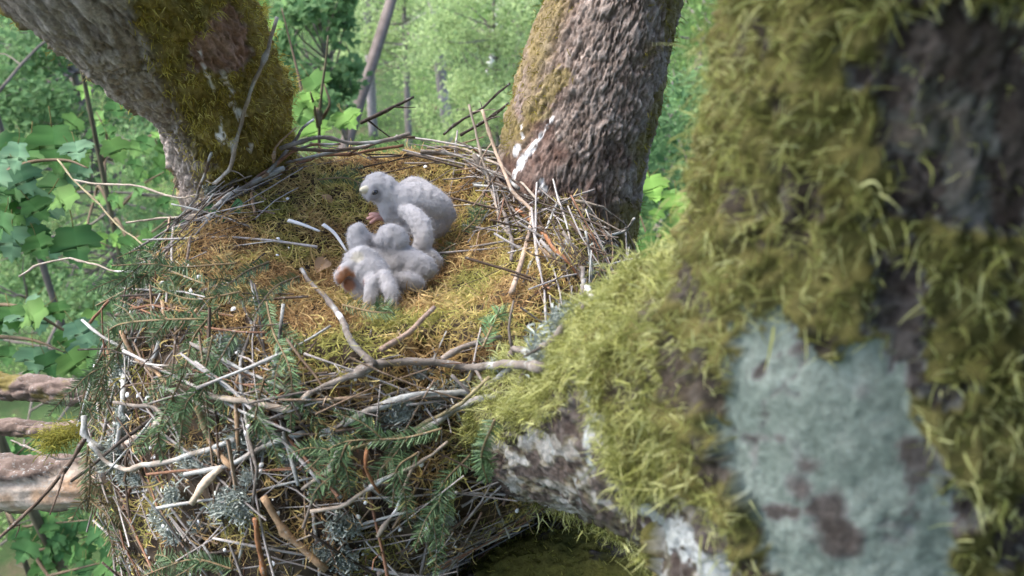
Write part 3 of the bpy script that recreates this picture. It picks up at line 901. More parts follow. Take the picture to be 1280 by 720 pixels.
def random_twig(big, k, guide=False):
    L = (rng.uniform(0.10, 0.32) if big else rng.uniform(0.04, 0.15))
    if guide:
        gp, gd, _ = GP[rng.choice(len(GP), p=gw)]
        h = hit(gp[0] + rng.normal(0, 22), gp[1] + rng.normal(0, 15), [nest_bvh])
        if h is None: return random_twig(big, k)
        c, nm = h[0], h[1]
        d = norm(U(gp[0] + gd[0], gp[1] + gd[1], 1.2) - U(gp[0], gp[1], 1.2))
        d = d + norm(rng.standard_normal(3)) * (0.5 if rng.random() < .55 else 1.4)
        d = norm(d - nm * (d @ nm) * 0.8)
        lift = rng.uniform(0.004, 0.030)
    else:
        i = rng.choice(len(w_side), p=w_side)
        c, nm = NFc[i], NFn[i]
        rad = np.array([c[0] - NC[0], c[1] - NC[1], 0.0])
        circ = norm(np.cross([0, 0, 1.0], rad))
        upv = norm(np.cross(nm, circ))
        a = rng.normal(0, 0.7) if rng.random() < 0.45 else rng.uniform(0, np.pi)
        d = circ * math.cos(a) + upv * math.sin(a)
        lift = rng.uniform(-0.006, 0.020)
    pts = []
    n = 5
    curv = rng.normal(0, 0.07)
    for u in np.linspace(-0.5, 0.5, n):
        q = c + d * L * u + np.cross(nm, d) * curv * L * (u * u * 4 - 0.3)
        h = nest_bvh.find_nearest(Vector(q))
        pts.append(np.array(h[0]) * 0.6 + q * 0.4)
    pts = np.array(pts) + nm * lift
    ch = np.linspace(pts[0], pts[-1], n)
    pts = pts * 0.3 + ch * 0.7 + nm * 0.006 * (L / 0.2)
    r = (rng.uniform(0.0010, 0.0024) if big else rng.uniform(0.0007, 0.0016))
    return pts, r, PAL[rng.integers(len(PAL))], nm
for k in range(290):
    pts, r, col, nm = random_twig(True, k, k % 5 < 2)
    me = stick_mesh('twig', pts, r, r * 0.7, col, 5, 9, twigs=int(rng.random() < 0.4), lich=0.55 if rng.random() < 0.4 else 0.1, rng=rng)
    keep(obj('twig', me, M['stick']), nest)
acc = Acc()
for k in range(2300):
    pts, r, col, nm = random_twig(rng.random() < 0.22, k, k % 4 == 0)
    A = catmull(pts, 5) + rng.standard_normal((5, 3)) * 0.0012
    V, fs = tube(A, np.linspace(r, r * 0.6, 5), 4, False, 0.05, rng)
    acc.add(V, fs, col=np.array(col) * (0.7 + 0.6 * rng.random()))
keep(obj('fine_twigs', acc.mesh('fine_twigs'), M['stick'], kind='stuff'), nest)

# lichen tufts
def lichen_mesh(seed):
    r_ = np.random.default_rng(seed)
    n = 260
    root = r_.standard_normal((n, 3)) * np.array([0.010, 0.010, 0.004])
    d0 = norm(r_.standard_normal((n, 3)) + np.array([0, 0, 0.8]))
    d1 = norm(d0 + r_.standard_normal((n, 3)) * 0.9)
    V, fc = ribbons(root, d0, d1, 0.013 * (0.5 + r_.random(n)), 0.0024 * (0.6 + 0.8 * r_.random(n)), 3, 0.3, r_)
    c = np.array([0.33, 0.37, 0.345]) * (0.75 + 0.5 * r_.random(n))[:, None]
    return np_mesh('lichen_tuft', V, [fc], dict(col=rep(c, 8)))
LM = [lichen_mesh(k) for k in range(3)]
tufts = [(290, 437), (300, 440), (498, 505), (488, 520), (508, 515), (575, 480), (590, 476), (300, 565), (306, 550), (318, 600), (290, 628), (302, 622), (310, 634), (280, 632), (150, 560), (144, 572), (215, 652), (225, 662), (208, 645), (400, 680), (408, 690),
         (245, 585), (165, 590), (160, 470), (166, 520), (160, 540), (265, 240), (215, 275), (740, 320), (735, 345), (705, 395), (710, 405), (440, 655), (425, 650), (560, 640), (330, 560), (262, 582), (205, 600), (180, 600), (530, 470), (545, 497), (470, 520), (435, 690), (225, 615), (120, 590), (690, 440), (665, 452), (620, 468), (350, 545), (365, 570), (195, 365), (420, 545), (250, 650)]
for k, (x, y) in enumerate(tufts):
    h = hit(x, y)
    if not h: continue
    o = obj('lichen_tuft', LM[k % 3], M['lichen'])
    o.location = h[0] + h[1] * 0.012
    o.rotation_euler = Vector(h[1]).to_track_quat('Z', 'Y').to_euler()
    s = 0.4 + 0.4 * rng.random()
    o.scale = (s, s, s)
    keep(o, nest)

# droppings splashed over the twigs
acc = Acc()
for k in range(150):
    x, y = rng.uniform(120, 640), rng.uniform(180, 715)
    h = hit(x, y, [nest_bvh])
    if h is None or (y < 470 and 330 < x < 640 and rng.random() < .8): continue
    u_, v_ = np.meshgrid(np.linspace(0, 2 * np.pi, 7)[:-1], [0.25, 0.7])
    rr0 = rng.uniform(.0012, .0032)
    e1 = norm(np.cross(h[1], [0.3, 0.5, 1])); e2 = np.cross(h[1], e1)
    p0 = h[0] + h[1] * rng.uniform(.010, .026)
    ring1 = [p0 + (e1 * math.cos(a) * rng.uniform(.7, 1.3) + e2 * math.sin(a) * rng.uniform(.7, 1.6)) * rr0 for a in np.linspace(0, 2 * np.pi, 7)[:-1]]
    ring2 = [(q_ - p0) * .6 + p0 + h[1] * rr0 * .5 for q_ in ring1]
    V = np.array(ring1 + ring2 + [p0 + h[1] * rr0 * .65])
    i = np.arange(6); j = (i + 1) % 6
    acc.add(V, [np.stack([i, j, j + 6, i + 6], 1), np.stack([i + 6, j + 6, np.full(6, 12)], 1)], col=np.array([.70, .70, .71]))
keep(obj('droppings', acc.mesh('droppings'), M['skin'], kind='stuff'), nest)

# ------------------------------------------------------------------ spruce sprigs
def sprig(pts, label, laterals=3, tone=1.0, seed=0, lift=0.036, brown=0.0, nl=0.013, lat_len=0.07, group='spruce sprigs on the nest'):
    r_ = np.random.default_rng(300 + seed)
    P = drape(pts, lift)
    A = catmull(P, 26)
    e = empty('spruce_sprig', A[0], label=label, cat='spruce sprig', group=group)
    axes = [(A, 0.0015)]
    T = norm(np.gradient(A, axis=0))
    view = norm(CAM - A.mean(0))
    for k in range(laterals):
        i = int(5 + (k + 0.5) * 17 / max(laterals, 1))
        sgn = 1 if k % 2 else -1
        sd_ = norm(np.cross(T[i], view)) * sgn
        L = lat_len * (0.6 + 0.7 * r_.random()) * (1 - 0.4 * i / 26)
        B = catmull([A[i], A[i] + (T[i] * 0.75 + sd_ * 0.6) * L * 0.5, A[i] + (T[i] * 0.85 + sd_ * 0.55) * L - np.array([0, 0, 0.006])], 14)
        axes.append((B, 0.0009))
    acc = Acc()
    nacc = []
    for B, r in axes:
        V, fs = tube(B, np.linspace(r, r * 0.6, len(B)), 5, True, 0.05, r_)
        acc.add(V, fs, col=np.array([0.19, 0.145, 0.085]) * (0.8 + 0.4 * r_.random()))
        Lb = np.linalg.norm(np.diff(B, axis=0), axis=1).sum()
        n = int(Lb / 0.00085)
        u = (np.arange(n) + r_.random(n)) / n * (len(B) - 1.001)
        i = u.astype(int)
        f = (u - i)[:, None]
        p = B[i] * (1 - f) + B[i + 1] * f
        t = norm(B[i + 1] - B[i])
        sv = norm(np.cross(t, view)) * np.where(np.arange(n) % 2, 1, -1)[:, None]
        d = norm(sv + t * 0.62 + view * (r_.random(n) * 0.7 - 0.12)[:, None] + r_.standard_normal((n, 3)) * 0.10)
        d1 = norm(d + t * 0.35)
        tipf = np.clip((len(B) - 1 - u) / 4, 0.45, 1)
        V, fc = ribbons(p, d, d1, nl * (0.75 + 0.4 * r_.random(n)) * tipf, 0.0013, 2, 0.5, r_)
        g = np.array([0.095, 0.165, 0.075]) * tone
        c = g * (0.65 + 0.75 * r_.random(n))[:, None]
        bz = (r_.random(n) < brown)[:, None]
        c = np.where(bz, np.array([0.20, 0.15, 0.07]) * (0.7 + 0.6 * r_.random((n, 1))), c)
        nacc.append((V, fc, rep(c, 6)))
    keep(obj('stem', acc.mesh('stem'), M['stick']), e)
    a2 = Acc()
    for V, fc, c in nacc: a2.add(V, [fc], col=c)
    keep(obj('needles', a2.mesh('needles'), M['needle'], kind='stuff'), e)
SPR = [
 ([(284, 392), (262, 430), (240, 478), (222, 530), (212, 572)], 'largest green spruce sprig hanging down the left flank', 4, 1.25, {}),
 ([(275, 430), (264, 470), (248, 510), (243, 560)], 'green spruce sprig hanging just right of the largest sprig', 2, 1.15, {}),
 ([(300, 425), (280, 460), (262, 505)], 'shorter spruce sprig hanging inward beside the largest sprig', 1, 1.0, {}),
 ([(334, 398), (350, 430), (370, 475), (374, 545)], 'spruce sprig hanging over the forked grey stick', 3, 1.2, {}),
 ([(345, 480), (338, 510), (325, 535)], 'small spruce sprig under the forked grey stick', 1, 1.0, {}),
 ([(555, 528), (500, 545), (440, 556), (395, 576)], 'long spruce sprig lying across the front flank', 4, 1.0, {}),
 ([(450, 550), (436, 575), (428, 610)], 'spruce sprig drooping below the long front sprig', 2, .95, {}),
 ([(520, 560), (500, 585), (488, 630)], 'spruce sprig drooping behind the thin pale twig', 1, .9, {}),
 ([(590, 545), (560, 590), (540, 625), (520, 665)], 'spruce sprig hanging down beside the near stem', 3, .95, {}),
 ([(290, 345), (240, 338), (190, 330), (140, 332)], 'spruce sprig pointing left on the upper left rim', 3, .9, {}),
 ([(262, 365), (210, 352), (165, 358), (120, 382, 1.24)], 'second spruce sprig pointing left below the upper one', 3, .85, {}),
 ([(262, 412), (215, 400), (170, 408), (125, 425, 1.2)], 'third spruce sprig pointing left over the lichen stick', 3, .9, {}),
 ([(300, 385), (250, 372), (205, 362)], 'short spruce sprig amid the left rim twigs', 2, .85, {}),
 ([(160, 415), (135, 455), (118, 500)], 'spruce sprig hanging at the left edge by the maple leaves', 3, .8, {}),
 ([(130, 440, 1.17), (110, 475, 1.16), (98, 525, 1.14)], 'spruce sprig at the far left edge above the lower log', 3, .75, {}),
 ([(110, 555), (130, 610), (150, 660), (168, 702)], 'half brown spruce sprig hanging at the bottom left', 3, 1.1, dict(brown=.45)),
 ([(112, 575), (112, 610), (108, 640)], 'brown dry spruce sprig beside the pale log end', 2, 1.0, dict(brown=.7)),
 ([(298, 692), (250, 690), (200, 708)], 'spruce sprig lying along the bottom left corner', 2, .8, {}),
 ([(395, 236), (430, 236), (458, 242), (487, 252)], 'dark green spruce sprig in the cup before the upright chick', 3, .7, dict(lat_len=.035)),
 ([(440, 388), (470, 392), (505, 398)], 'spruce sprig half buried under the front chick', 2, .9, dict(lat_len=.03, lift=.012)),
 ([(430, 402), (465, 412), (500, 412)], 'spruce sprig lying on the moss before the front chick', 1, .9, dict(lat_len=.03)),
 ([(585, 300), (600, 285), (612, 265)], 'small spruce sprig right of the upright chick', 1, .8, dict(lat_len=.03)),
 ([(575, 318), (560, 325), (548, 338)], 'small green spruce tip right of the wing of the upright chick', 1, .9, dict(lat_len=.03)),
 ([(600, 435), (612, 418), (622, 400)], 'bright green spruce tip near the short thick stub', 2, 1.6, dict(lat_len=.03)),
 ([(370, 360), (340, 380), (322, 408)], 'sparse spruce sprig on the left moss', 2, .9, dict(brown=.2)),
 ([(330, 345), (300, 362), (285, 382)], 'sparse spruce sprig at the moss edge above the hanging sprigs', 2, .9, dict(brown=.2)),
 ([(240, 300), (215, 315), (180, 322)], 'spruce sprig tucked below the left stem', 2, .75, {}),
 ([(640, 520), (615, 550), (600, 590)], 'thin spruce sprig at the edge of the near stem', 1, .9, dict(lat_len=.03)),
]
for k, (pts, lab, nl_, tone, kw) in enumerate(SPR):
    sprig(pts, lab, nl_, tone, k, **kw)

# ------------------------------------------------------------------ chicks
def tn(x, y):
    h = hit(x, y, [nest_bvh])
    return (h[0] - CAM) @ FWD

def blob_mesh(name, blobs, vox=0.0022, smooth_it=4):
    bm = bmesh.new()
    for (p, r) in blobs:
        m_ = __import__('mathutils').Matrix.Translation(Vector(p))
        bmesh.ops.create_icosphere(bm, subdivisions=3, radius=r, matrix=m_)
    me = bpy.data.meshes.new(name)
    bm.to_mesh(me)
    bm.free()
    o = bpy.data.objects.new(name, me)
    COL.objects.link(o)
    md = o.modifiers.new('r', 'REMESH')
    md.mode = 'VOXEL'
    md.voxel_size = vox
    s_ = o.modifiers.new('s', 'SMOOTH')
    s_.iterations = smooth_it
    s_.factor = 0.6
    dg = bpy.context.evaluated_depsgraph_get()
    me2 = bpy.data.meshes.new_from_object(o.evaluated_get(dg))
    bpy.data.objects.remove(o)
    bpy.data.meshes.remove(me)
    return me2

def chain(pts, t, n=6):
    """(px, py, r_px, dt) control rows -> list of spheres"""
    Q = catmull([(x, y, r, d) for x, y, r, d in pts], n)
    return [(U(x, y, t + d), r * (t + d) / F) for x, y, r, d in Q]

def chick(label, t, chains, down_n, tint_pts=(), seed=0, base=(0.50, 0.487, 0.50)):
    blobs = []
    for ch in chains:
        blobs += chain(ch, t, max(2, 4 * (len(ch) - 1)))
    me = blob_mesh('body', blobs)
    nv = len(me.vertices)
    co = np.zeros(nv * 3, np.float32); me.vertices.foreach_get('co', co); co = co.reshape(-1, 3).astype(float)
    no = np.zeros(nv * 3, np.float32); me.vertices.foreach_get('normal', no); no = no.reshape(-1, 3).astype(float)
    # downy unevenness
    co += no * ((fbm(co * 110, 3, seed) - 0.5) * 0.005)[:, None]
    me.vertices.foreach_set('co', co.astype(np.float32).ravel())
    me.polygons.foreach_set('use_smooth', np.ones(len(me.polygons), bool))
    me.update()
    c = np.tile(np.array(base), (nv, 1)) * (0.86 + 0.28 * fbm(co * 45, 3, seed + 1))[:, None]
    sk = np.zeros(nv)
    for (x, y, r, dt, cc_) in tint_pts:
        p = U(x, y, t + dt)
        d = np.linalg.norm(co - p, axis=1)
        m_ = sstep(r * t / F * (1 + 0.8 * (fbm(co * 90, 2, 5) - 0.5)) - d, -0.002, 0.003)
        c = c * (1 - m_[:, None]) + np.array(cc_) * m_[:, None]
        sk = np.maximum(sk, m_ * (1 if cc_[2] < 0.4 else 0))
    a = me.attributes.new('col', 'FLOAT_COLOR', 'POINT')
    a.data.foreach_set('color', np.concatenate([c, np.ones((nv, 1))], 1).astype(np.float32).ravel())
    e = empty('chick', co[np.argmin(co[:, 2])], label=label, cat='chick', group='downy chicks in the cup')
    keep(obj('body', me, M['down']), e)
    r_ = np.random.default_rng(500 + seed)
    p = (1 - 0.93 * sk)
    idx = r_.choice(nv, down_n, p=p / p.sum())
    nm = no[idx]
    lie = norm(np.array([0.35, 0.1, -0.6]) + r_.standard_normal((down_n, 3)) * 0.35)
    d0 = norm(nm + lie * 0.5 + r_.standard_normal((down_n, 3)) * 0.4)
    d1 = norm(nm * 0.35 + lie * 0.8 + r_.standard_normal((down_n, 3)) * 0.6)
    V, fc = ribbons(co[idx] - nm * 0.0004, d0, d1, np.where(r_.random(down_n) < 0.2, 0.0062, 0.0032) * (0.5 + r_.random(down_n)), 0.0004, 2, 0.8, r_)
    cc2 = c[idx] * (0.9 + 0.25 * r_.random(down_n))[:, None]
    keep(obj('down_feathers', np_mesh('down_feathers', V, [fc], dict(col=rep(cc2, 6))), M['down'], kind='stuff'), e)
    return e

t1 = tn(538, 318) - 0.034
ch1 = chick('chick sitting upright with head raised to the left', t1,
  [[(552, 264, 15, .03), (540, 258, 23, .02), (522, 252, 25, .012), (505, 253, 22, .005)],      # trunk
   [(553, 270, 15, .03), (560, 268, 10, .03), (565, 266, 5, .03)],                              # tail end
   [(545, 280, 17, .03), (536, 278, 19, .02), (520, 274, 20, .015)],                            # belly
   [(506, 250, 20, .0), (494, 246, 17, -.005), (484, 241, 16, -.008)],                          # neck
   [(478, 236, 19, -.010), (472, 234, 18.5, -.012), (466, 236, 15, -.016)],                     # head
   [(464, 240, 11, -.024), (459, 240, 7.5, -.026)],                                             # face
   [(486, 256, 14, -.005), (488, 266, 13, .0), (496, 270, 14, .005)],                           # crop
   [(505, 236, 10, .03), (518, 232, 12, .035), (532, 240, 12, .035)],                           # far wing
   [(506, 264, 9, -.020), (518, 270, 12, -.034), (527, 284, 13, -.042), (529, 300, 12.5, -.046), (524, 314, 11, -.046)],  # near wing held out and down
   [(522, 316, 10, -.046), (536, 320, 10.5, -.046), (545, 326, 9, -.044), (544, 334, 7, -.040)]],
  17000, [(455, 238, 5, -.03, (0.55, 0.5, 0.36)), (469, 243, 9, -.03, (0.36, 0.35, 0.38))], 1)
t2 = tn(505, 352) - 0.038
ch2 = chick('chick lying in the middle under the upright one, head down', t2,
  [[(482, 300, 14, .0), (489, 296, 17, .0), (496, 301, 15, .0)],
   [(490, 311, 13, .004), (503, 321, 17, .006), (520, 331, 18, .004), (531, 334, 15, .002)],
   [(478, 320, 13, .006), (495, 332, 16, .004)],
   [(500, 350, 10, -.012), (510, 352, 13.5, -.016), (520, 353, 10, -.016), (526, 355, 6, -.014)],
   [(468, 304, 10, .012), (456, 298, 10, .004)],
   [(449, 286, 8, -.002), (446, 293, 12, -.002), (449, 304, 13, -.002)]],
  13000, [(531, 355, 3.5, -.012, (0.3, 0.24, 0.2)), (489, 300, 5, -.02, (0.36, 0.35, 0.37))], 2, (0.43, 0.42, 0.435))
t3 = tn(465, 372) - 0.050
ch3 = chick('front chick lying face down with a reddish bare patch', t3,
  [[(446, 334, 16, .004), (457, 334, 20, .0), (468, 343, 20, .0), (475, 352, 15, .0)],
   [(440, 324, 11, .0), (452, 320, 13, -.002), (462, 322, 12, 0)],
   [(440, 332, 9, -.008), (430, 338, 8.5, -.012), (424, 345, 7, -.012), (424, 352, 4.5, -.010)],
   [(436, 352, 10, .006), (446, 360, 11, .006), (450, 368, 8, .004)],
   [(466, 350, 10, -.020), (464, 364, 9, -.026), (462, 376, 8, -.026), (462, 384, 7.5, -.022)],
   [(480, 346, 10, -.018), (487, 360, 9.5, -.026), (490, 374, 8.5, -.028), (489, 384, 7.5, -.024)]],
  15000, [(431, 345, 12, -.016, (0.45, 0.23, 0.13)), (434, 357, 9, -.006, (0.42, 0.21, 0.13)), (458, 355, 6, -.020, (0.42, 0.27, 0.26)), (449, 322, 9, -.012, (0.56, 0.53, 0.46))], 3)

# face and foot of the upright chick
hc = U(473, 235, t1 - .012)
def cone_beak():
    a = U(459, 237, t1 - .030); b_ = U(453, 237.5, t1 - .036); c = U(449.5, 240.5, t1 - .037)
    A = catmull([a, b_, c], 8)
    V, fs = tube(A, [.0062, .0061, .0056, .005, .0042, .0033, .0022, .0009], 10)
    me = np_mesh('beak', V, fs, dict(col=np.tile([0.62, 0.56, 0.42], (len(V), 1)) * np.where(np.arange(len(V)) // 10 > 5, 0.35, 1.0)[:, None]))
    return me
keep(obj('beak', cone_beak(), M['skin']), ch1)
bm = bmesh.new()
bmesh.ops.create_uvsphere(bm, u_segments=16, v_segments=10, radius=0.0042)
me = bpy.data.meshes.new('eye'); bm.to_mesh(me); bm.free()
for p in me.polygons: p.use_smooth = True
def eye_at(x, y):
    bb = BVHTree.FromPolygons([v.co[:] for v in next(c for c in ch1.children if c.name.startswith('body')).data.vertices], [tuple(p.vertices) for p in next(c for c in ch1.children if c.name.startswith('body')).data.polygons])
    h = hit(x, y, [bb])
    return h
he = eye_at(468.5, 240.5)
o = obj('eye', me, M['eye'])
o.location = he[0] + he[1] * 0.0005
o.rotation_euler = Vector(he[1]).to_track_quat('Z', 'Y').to_euler()
o.scale = (1.35, 0.8, 0.7)
keep(o, ch1)
acc = Acc()
fb = U(481, 274, t1 + .0)
for dx, dy, dt in ((-18, -6, .002), (-21, -1, -.004), (-17, 4, -.008), (6, 4, .004)):
    a = fb; e2 = U(481 + dx, 274 + dy, t1 + dt)
    A = catmull([a, (a + e2) / 2 + np.array([0, 0, .004]), e2, e2 + (e2 - a) * .12 - np.array([0, 0, .003])], 8)
    V, fs = tube(A, [.0036, .0034, .0032, .0032, .003, .0026, .0016, .0006], 7)
    acc.add(V, fs, col=np.where((np.arange(len(V)) // 7 > 5)[:, None], np.array([0.05, 0.04, 0.04]), np.array([0.50, 0.27, 0.23])))
keep(obj('foot', acc.mesh('foot'), M['skin']), ch1)

# ------------------------------------------------------------------ small things on the nest
def shaft(name, pts, w, label, cat):
    A = catmull(drape(pts, 0.022), 12)
    V, fs = tube(A, np.linspace(w, w * 0.5, 12), 6)
    V = V.reshape(12, 6, 3); ctr = V.mean(1, keepdims=True)
    V = ctr + (V - ctr) * np.array([1, 1, 0.5]); V = V.reshape(-1, 3)
    obj(name, np_mesh(name, V, fs, dict(col=np.tile([0.84, 0.83, 0.82], (len(V), 1)))), M['skin'], label=label, cat=cat)
shaft('peeled_twig', [(361, 283), (378, 288), (398, 297)], .0045, 'short white peeled twig on the moss left of the chicks', 'twig')
shaft('feather_shaft', [(402, 288), (415, 300), (436, 320)], .0038, 'white feather shaft pointing at the front chick', 'feather')

def leaf_grid(outline, fold=0.15, curl=0.1):
    """closed outline (x, y) along +Y, unit length -> bent blade, fan from the midrib"""
    pts = np.array(outline, float)
    n = len(pts)
    mid = np.stack([np.zeros(n), pts[:, 1] * 0.92 + 0.02], 1)
    V = np.concatenate([pts, mid])
    z = np.abs(V[:, 0]) * fold - curl * (V[:, 1] - 0.4) ** 2 - 0.10 * np.abs(V[:, 0]) ** 2
    V3 = np.concatenate([V, z[:, None]], 1)
    i = np.arange(n)
    fcs = np.stack([i, (i + 1) % n, n + (i + 1) % n, n + i], 1)
    return V3, fcs
R_MAPLE = [(0.0, 0.0), (0.10, -0.05), (0.30, -0.06), (0.42, -0.02), (0.40, 0.10), (0.52, 0.20), (0.66, 0.38), (0.55, 0.42), (0.58, 0.55), (0.42, 0.50), (0.30, 0.44), (0.33, 0.62), (0.24, 0.68), (0.22, 0.84), (0.10, 0.84), (0.0, 1.02)]
MAPLE = R_MAPLE + [(-x, y) for x, y in R_MAPLE[-2:0:-1]]
OVAL = [(0, 0), (0.16, 0.12), (0.29, 0.32), (0.31, 0.52), (0.22, 0.76), (0.08, 0.93), (0, 1.0), (-0.08, 0.93), (-0.22, 0.76), (-0.31, 0.52), (-0.29, 0.32), (-0.16, 0.12)]
def leaf_mesh(name, outline, col, seed, fold=0.15, curl=0.15, petiole=0.5):
    r_ = np.random.default_rng(seed)
    V, fc = leaf_grid(outline, fold, curl)
    V[:, 2] += 0.08 * np.sin(V[:, 0] * 7 + seed) * np.cos(V[:, 1] * 5 + seed)
    d = np.abs(V[:, 0])
    c = np.array(col)[None] * (0.85 + 0.3 * r_.random((len(V), 1)))
    c = np.where((d < 0.01)[:, None], np.array(col) * 1.5, c)
    acc = Acc()
    acc.add(V, [fc], col=c)
    if petiole:
        A = catmull([(0, 0.0, 0), (0, -petiole * 0.5, -0.03), (0, -petiole, 0.02)], 5)
        Vp, fp = tube(A, 0.014, 4)
        acc.add(Vp, fp, col=np.array([0.22, 0.20, 0.08]))
    return acc.mesh(name)

def place_leaf(name, me, p, normal, tipdir, size, mat, parent=None, **kw):
    z = norm(np.array(normal, float))
    y = np.array(tipdir, float); y = norm(y - z * (y @ z))
    x = np.cross(y, z)
    o = obj(name, me, mat, **kw)
    from mathutils import Matrix
    o.matrix_world = Matrix([[x[0] * size, y[0] * size, z[0] * size, p[0]], [x[1] * size, y[1] * size, z[1] * size, p[1]], [x[2] * size, y[2] * size, z[2] * size, p[2]], [0, 0, 0, 1]])
    if parent is not None:
        keep(o, parent)
    return o
DRY = leaf_mesh('dry_leaf', OVAL, (0.36, 0.25, 0.16), 3, 0.5, 0.6, 0.2)
for (x, y, sz, ang, lab) in [(696, 404, .028, .4, 'pale brown dry leaf at the right end of the moss'), (664, 416, .022, 2.0, 'smaller dry leaf left of the pale brown one'),
                             (396, 352, .036, 1.2, 'large tan dry leaf by the front chick'), (414, 262, .022, 2.6, 'narrow tan leaf on the moss before the upright chick'),
                             (305, 372, .02, .2, 'little dry leaf at the left moss edge'), (478, 585, .02, 1.9, 'small orange-brown leaf on the front flank')]:
    h = hit(x, y)
    place_leaf('dry_leaf', DRY, h[0] + h[1] * 0.016, h[1] + np.array([.2, -.3, 0]), (math.cos(ang), math.sin(ang), 0.1), sz, M['leaf'], label=lab, cat='leaf', group='dry leaves on the nest')
# leafy green sprig on the left rim
lp = U(292, 268, (hit(285, 275)[0] - CAM) @ FWD - 0.02)
ls = empty('leafy_sprig', lp, label='small sprig of fresh green leaves on the left rim', cat='sprig')
GL = leaf_mesh('leaf', OVAL, (0.05, 0.13, 0.06), 5, 0.3, 0.3, 0.3)
for k in range(9):
    x, y = [(272, 262), (280, 268), (290, 262), (286, 275), (268, 272), (298, 268), (276, 278), (262, 268), (284, 258)][k]
    h = hit(x, y)
    place_leaf('leaf', GL, h[0] + norm(CAM - h[0]) * (.012 + .004 * (k % 3)), (random.uniform(-.4, .4), -.5, .8), (random.uniform(-1, .6), random.uniform(-.5, .5), -.1), .03, M['leaf'], ls)
# cone
hcn = hit(674, 374)
acc = Acc()
ax = norm(np.array([0.3, -0.2, 0.9]))
e1 = norm(np.cross(ax, [1, 0, 0])); e2 = np.cross(ax, e1)
V, fs = tube([hcn[0] - ax * .002, hcn[0] + ax * .010, hcn[0] + ax * .024], [.004, .006, .003], 7)
acc.add(V, fs, col=np.array([.12, .07, .04]))
for k in range(34):
    u = k / 34; a = k * 2.4
    d = e1 * math.cos(a) + e2 * math.sin(a)
    s_ = np.cross(ax, d)
    p = hcn[0] + ax * (.001 + .024 * u)
    w = .0045 * (1 - .5 * u)
    Vq = np.array([p - s_ * w * .5, p + s_ * w * .5, p + s_ * w * .7 + d * .009 * (1 - .4 * u) + ax * .002, p + d * .011 * (1 - .4 * u) + ax * .004, p - s_ * w * .7 + d * .009 * (1 - .4 * u) + ax * .002])
    acc.add(Vq, [np.array([[0, 1, 2, 3, 4]])], col=np.tile(np.array([.28, .16, .10]) * random.uniform(.7, 1.2), (5, 1)))
obj('conifer_cone', acc.mesh('cone', False), M['stick'], label='small brown conifer cone among the right side twigs', cat='cone')

# ------------------------------------------------------------------ dead branches at the left
def log(name, ctrl, label, seed, peel=False, moss=0.0):
    A = catmull([[*U(x, y, t), r] for x, y, t, r in ctrl], 90)
    R = A[:, 3]; A = A[:, :3]
    nt_ = 60
    T, N, B = frames(A)
    th = np.linspace(0, 2 * np.pi, nt_, endpoint=False)
    dirs = np.cos(th)[None, :, None] * N[:, None] + np.sin(th)[None, :, None] * B[:, None]
    base = (A[:, None] + dirs * R[:, None, None]).reshape(-1, 3)
    dn = dirs.reshape(-1, 3)
    f1, f2, idr = worley(base / np.array([0.035, 0.012, 0.012]), seed)
    n_ = fbm(base * 40, 4, seed) - 0.5
    bark = np.ones(len(base))
    c_b = np.array([0.125, 0.095, 0.082]) * (0.7 + 0.6 * idr)[:, None]
    if peel:
        ang = dn @ norm(np.array([0, -0.96, -0.05]))
        bark = sstep(0.42 - ang - 1.5 * (fbm(base * np.array([11, 34, 34]), 4, seed + 2) - 0.5), -0.03, 0.03)
        wn_ = fbm(base * np.array([8, 140, 140]), 4, seed + 3)[:, None]
        c_w = np.array([0.46, 0.385, 0.325]) * (0.45 + 1.1 * wn_)
        ora = sstep(fbm(base * 22, 2, seed + 9), 0.55, 0.7)[:, None] * 0.6
        c_w = c_w * (1 - ora) + np.array([0.42, 0.24, 0.12]) * ora
    else:
        c_w = c_b
    if moss:
        mk = (sstep(fbm(base * 25, 3, seed + 5), 0.62 - moss, 0.72 - moss) * sstep(dn[:, 2], -0.6, 0.3))[:, None]
        c_b = c_b * (1 - mk) + np.array([0.12, 0.10, 0.03]) * mk
    c = c_b * bark[:, None] + c_w * (1 - bark[:, None])
    disp = bark * (0.006 * (idr - 0.3) + sstep(f2 - f1, 0, .3) * 0.003 + 0.002) + n_ * 0.010 - (1 - bark) * (0.006 + 0.010 * (fbm(base * np.array([6, 110, 110]), 3, seed + 8) - 0.5))
    V = base + dn * disp[:, None]
    e = empty(name, V[0], label=label, cat='branch')
    keep(obj('wood', np_mesh('wood', V, [grid_faces(90, nt_), np.arange(nt_)[::-1][None], (np.arange(nt_) + 89 * nt_)[None]], dict(col=c)), M['stick']), e)
    return e
lg = log('broken_log', [(-420, 590, 1.30, .042), (-120, 600, 1.28, .041), (0, 606, 1.27, .040), (80, 606, 1.27, .038), (180, 600, 1.28, .034)], 'thick broken log with peeled pale wood sticking out at the left', 4, True, 0)
log('mossy_branch', [(-300, 470, 1.7, .02), (-60, 482, 1.66, .021), (20, 484, 1.64, .020), (90, 491, 1.62, .018), (190, 498, 1.6, .014)], 'grey branch with a tuft of moss above the pale log', 5, False, .2)
log('thin_dead_branch', [(-200, 530, 1.52, .0095), (0, 534, 1.5, .009), (70, 537, 1.48, .008), (150, 534, 1.45, .007)], 'thin dark branch between the grey branch and pale log', 6, False, .05)
log('leaning_branch', [(520, 730, 1.62, .018), (575, 672, 1.6, .020), (640, 628, 1.58, .022), (760, 560, 1.55, .026)], 'brown leaning branch seen through the gap under the nest', 7, False, .3)
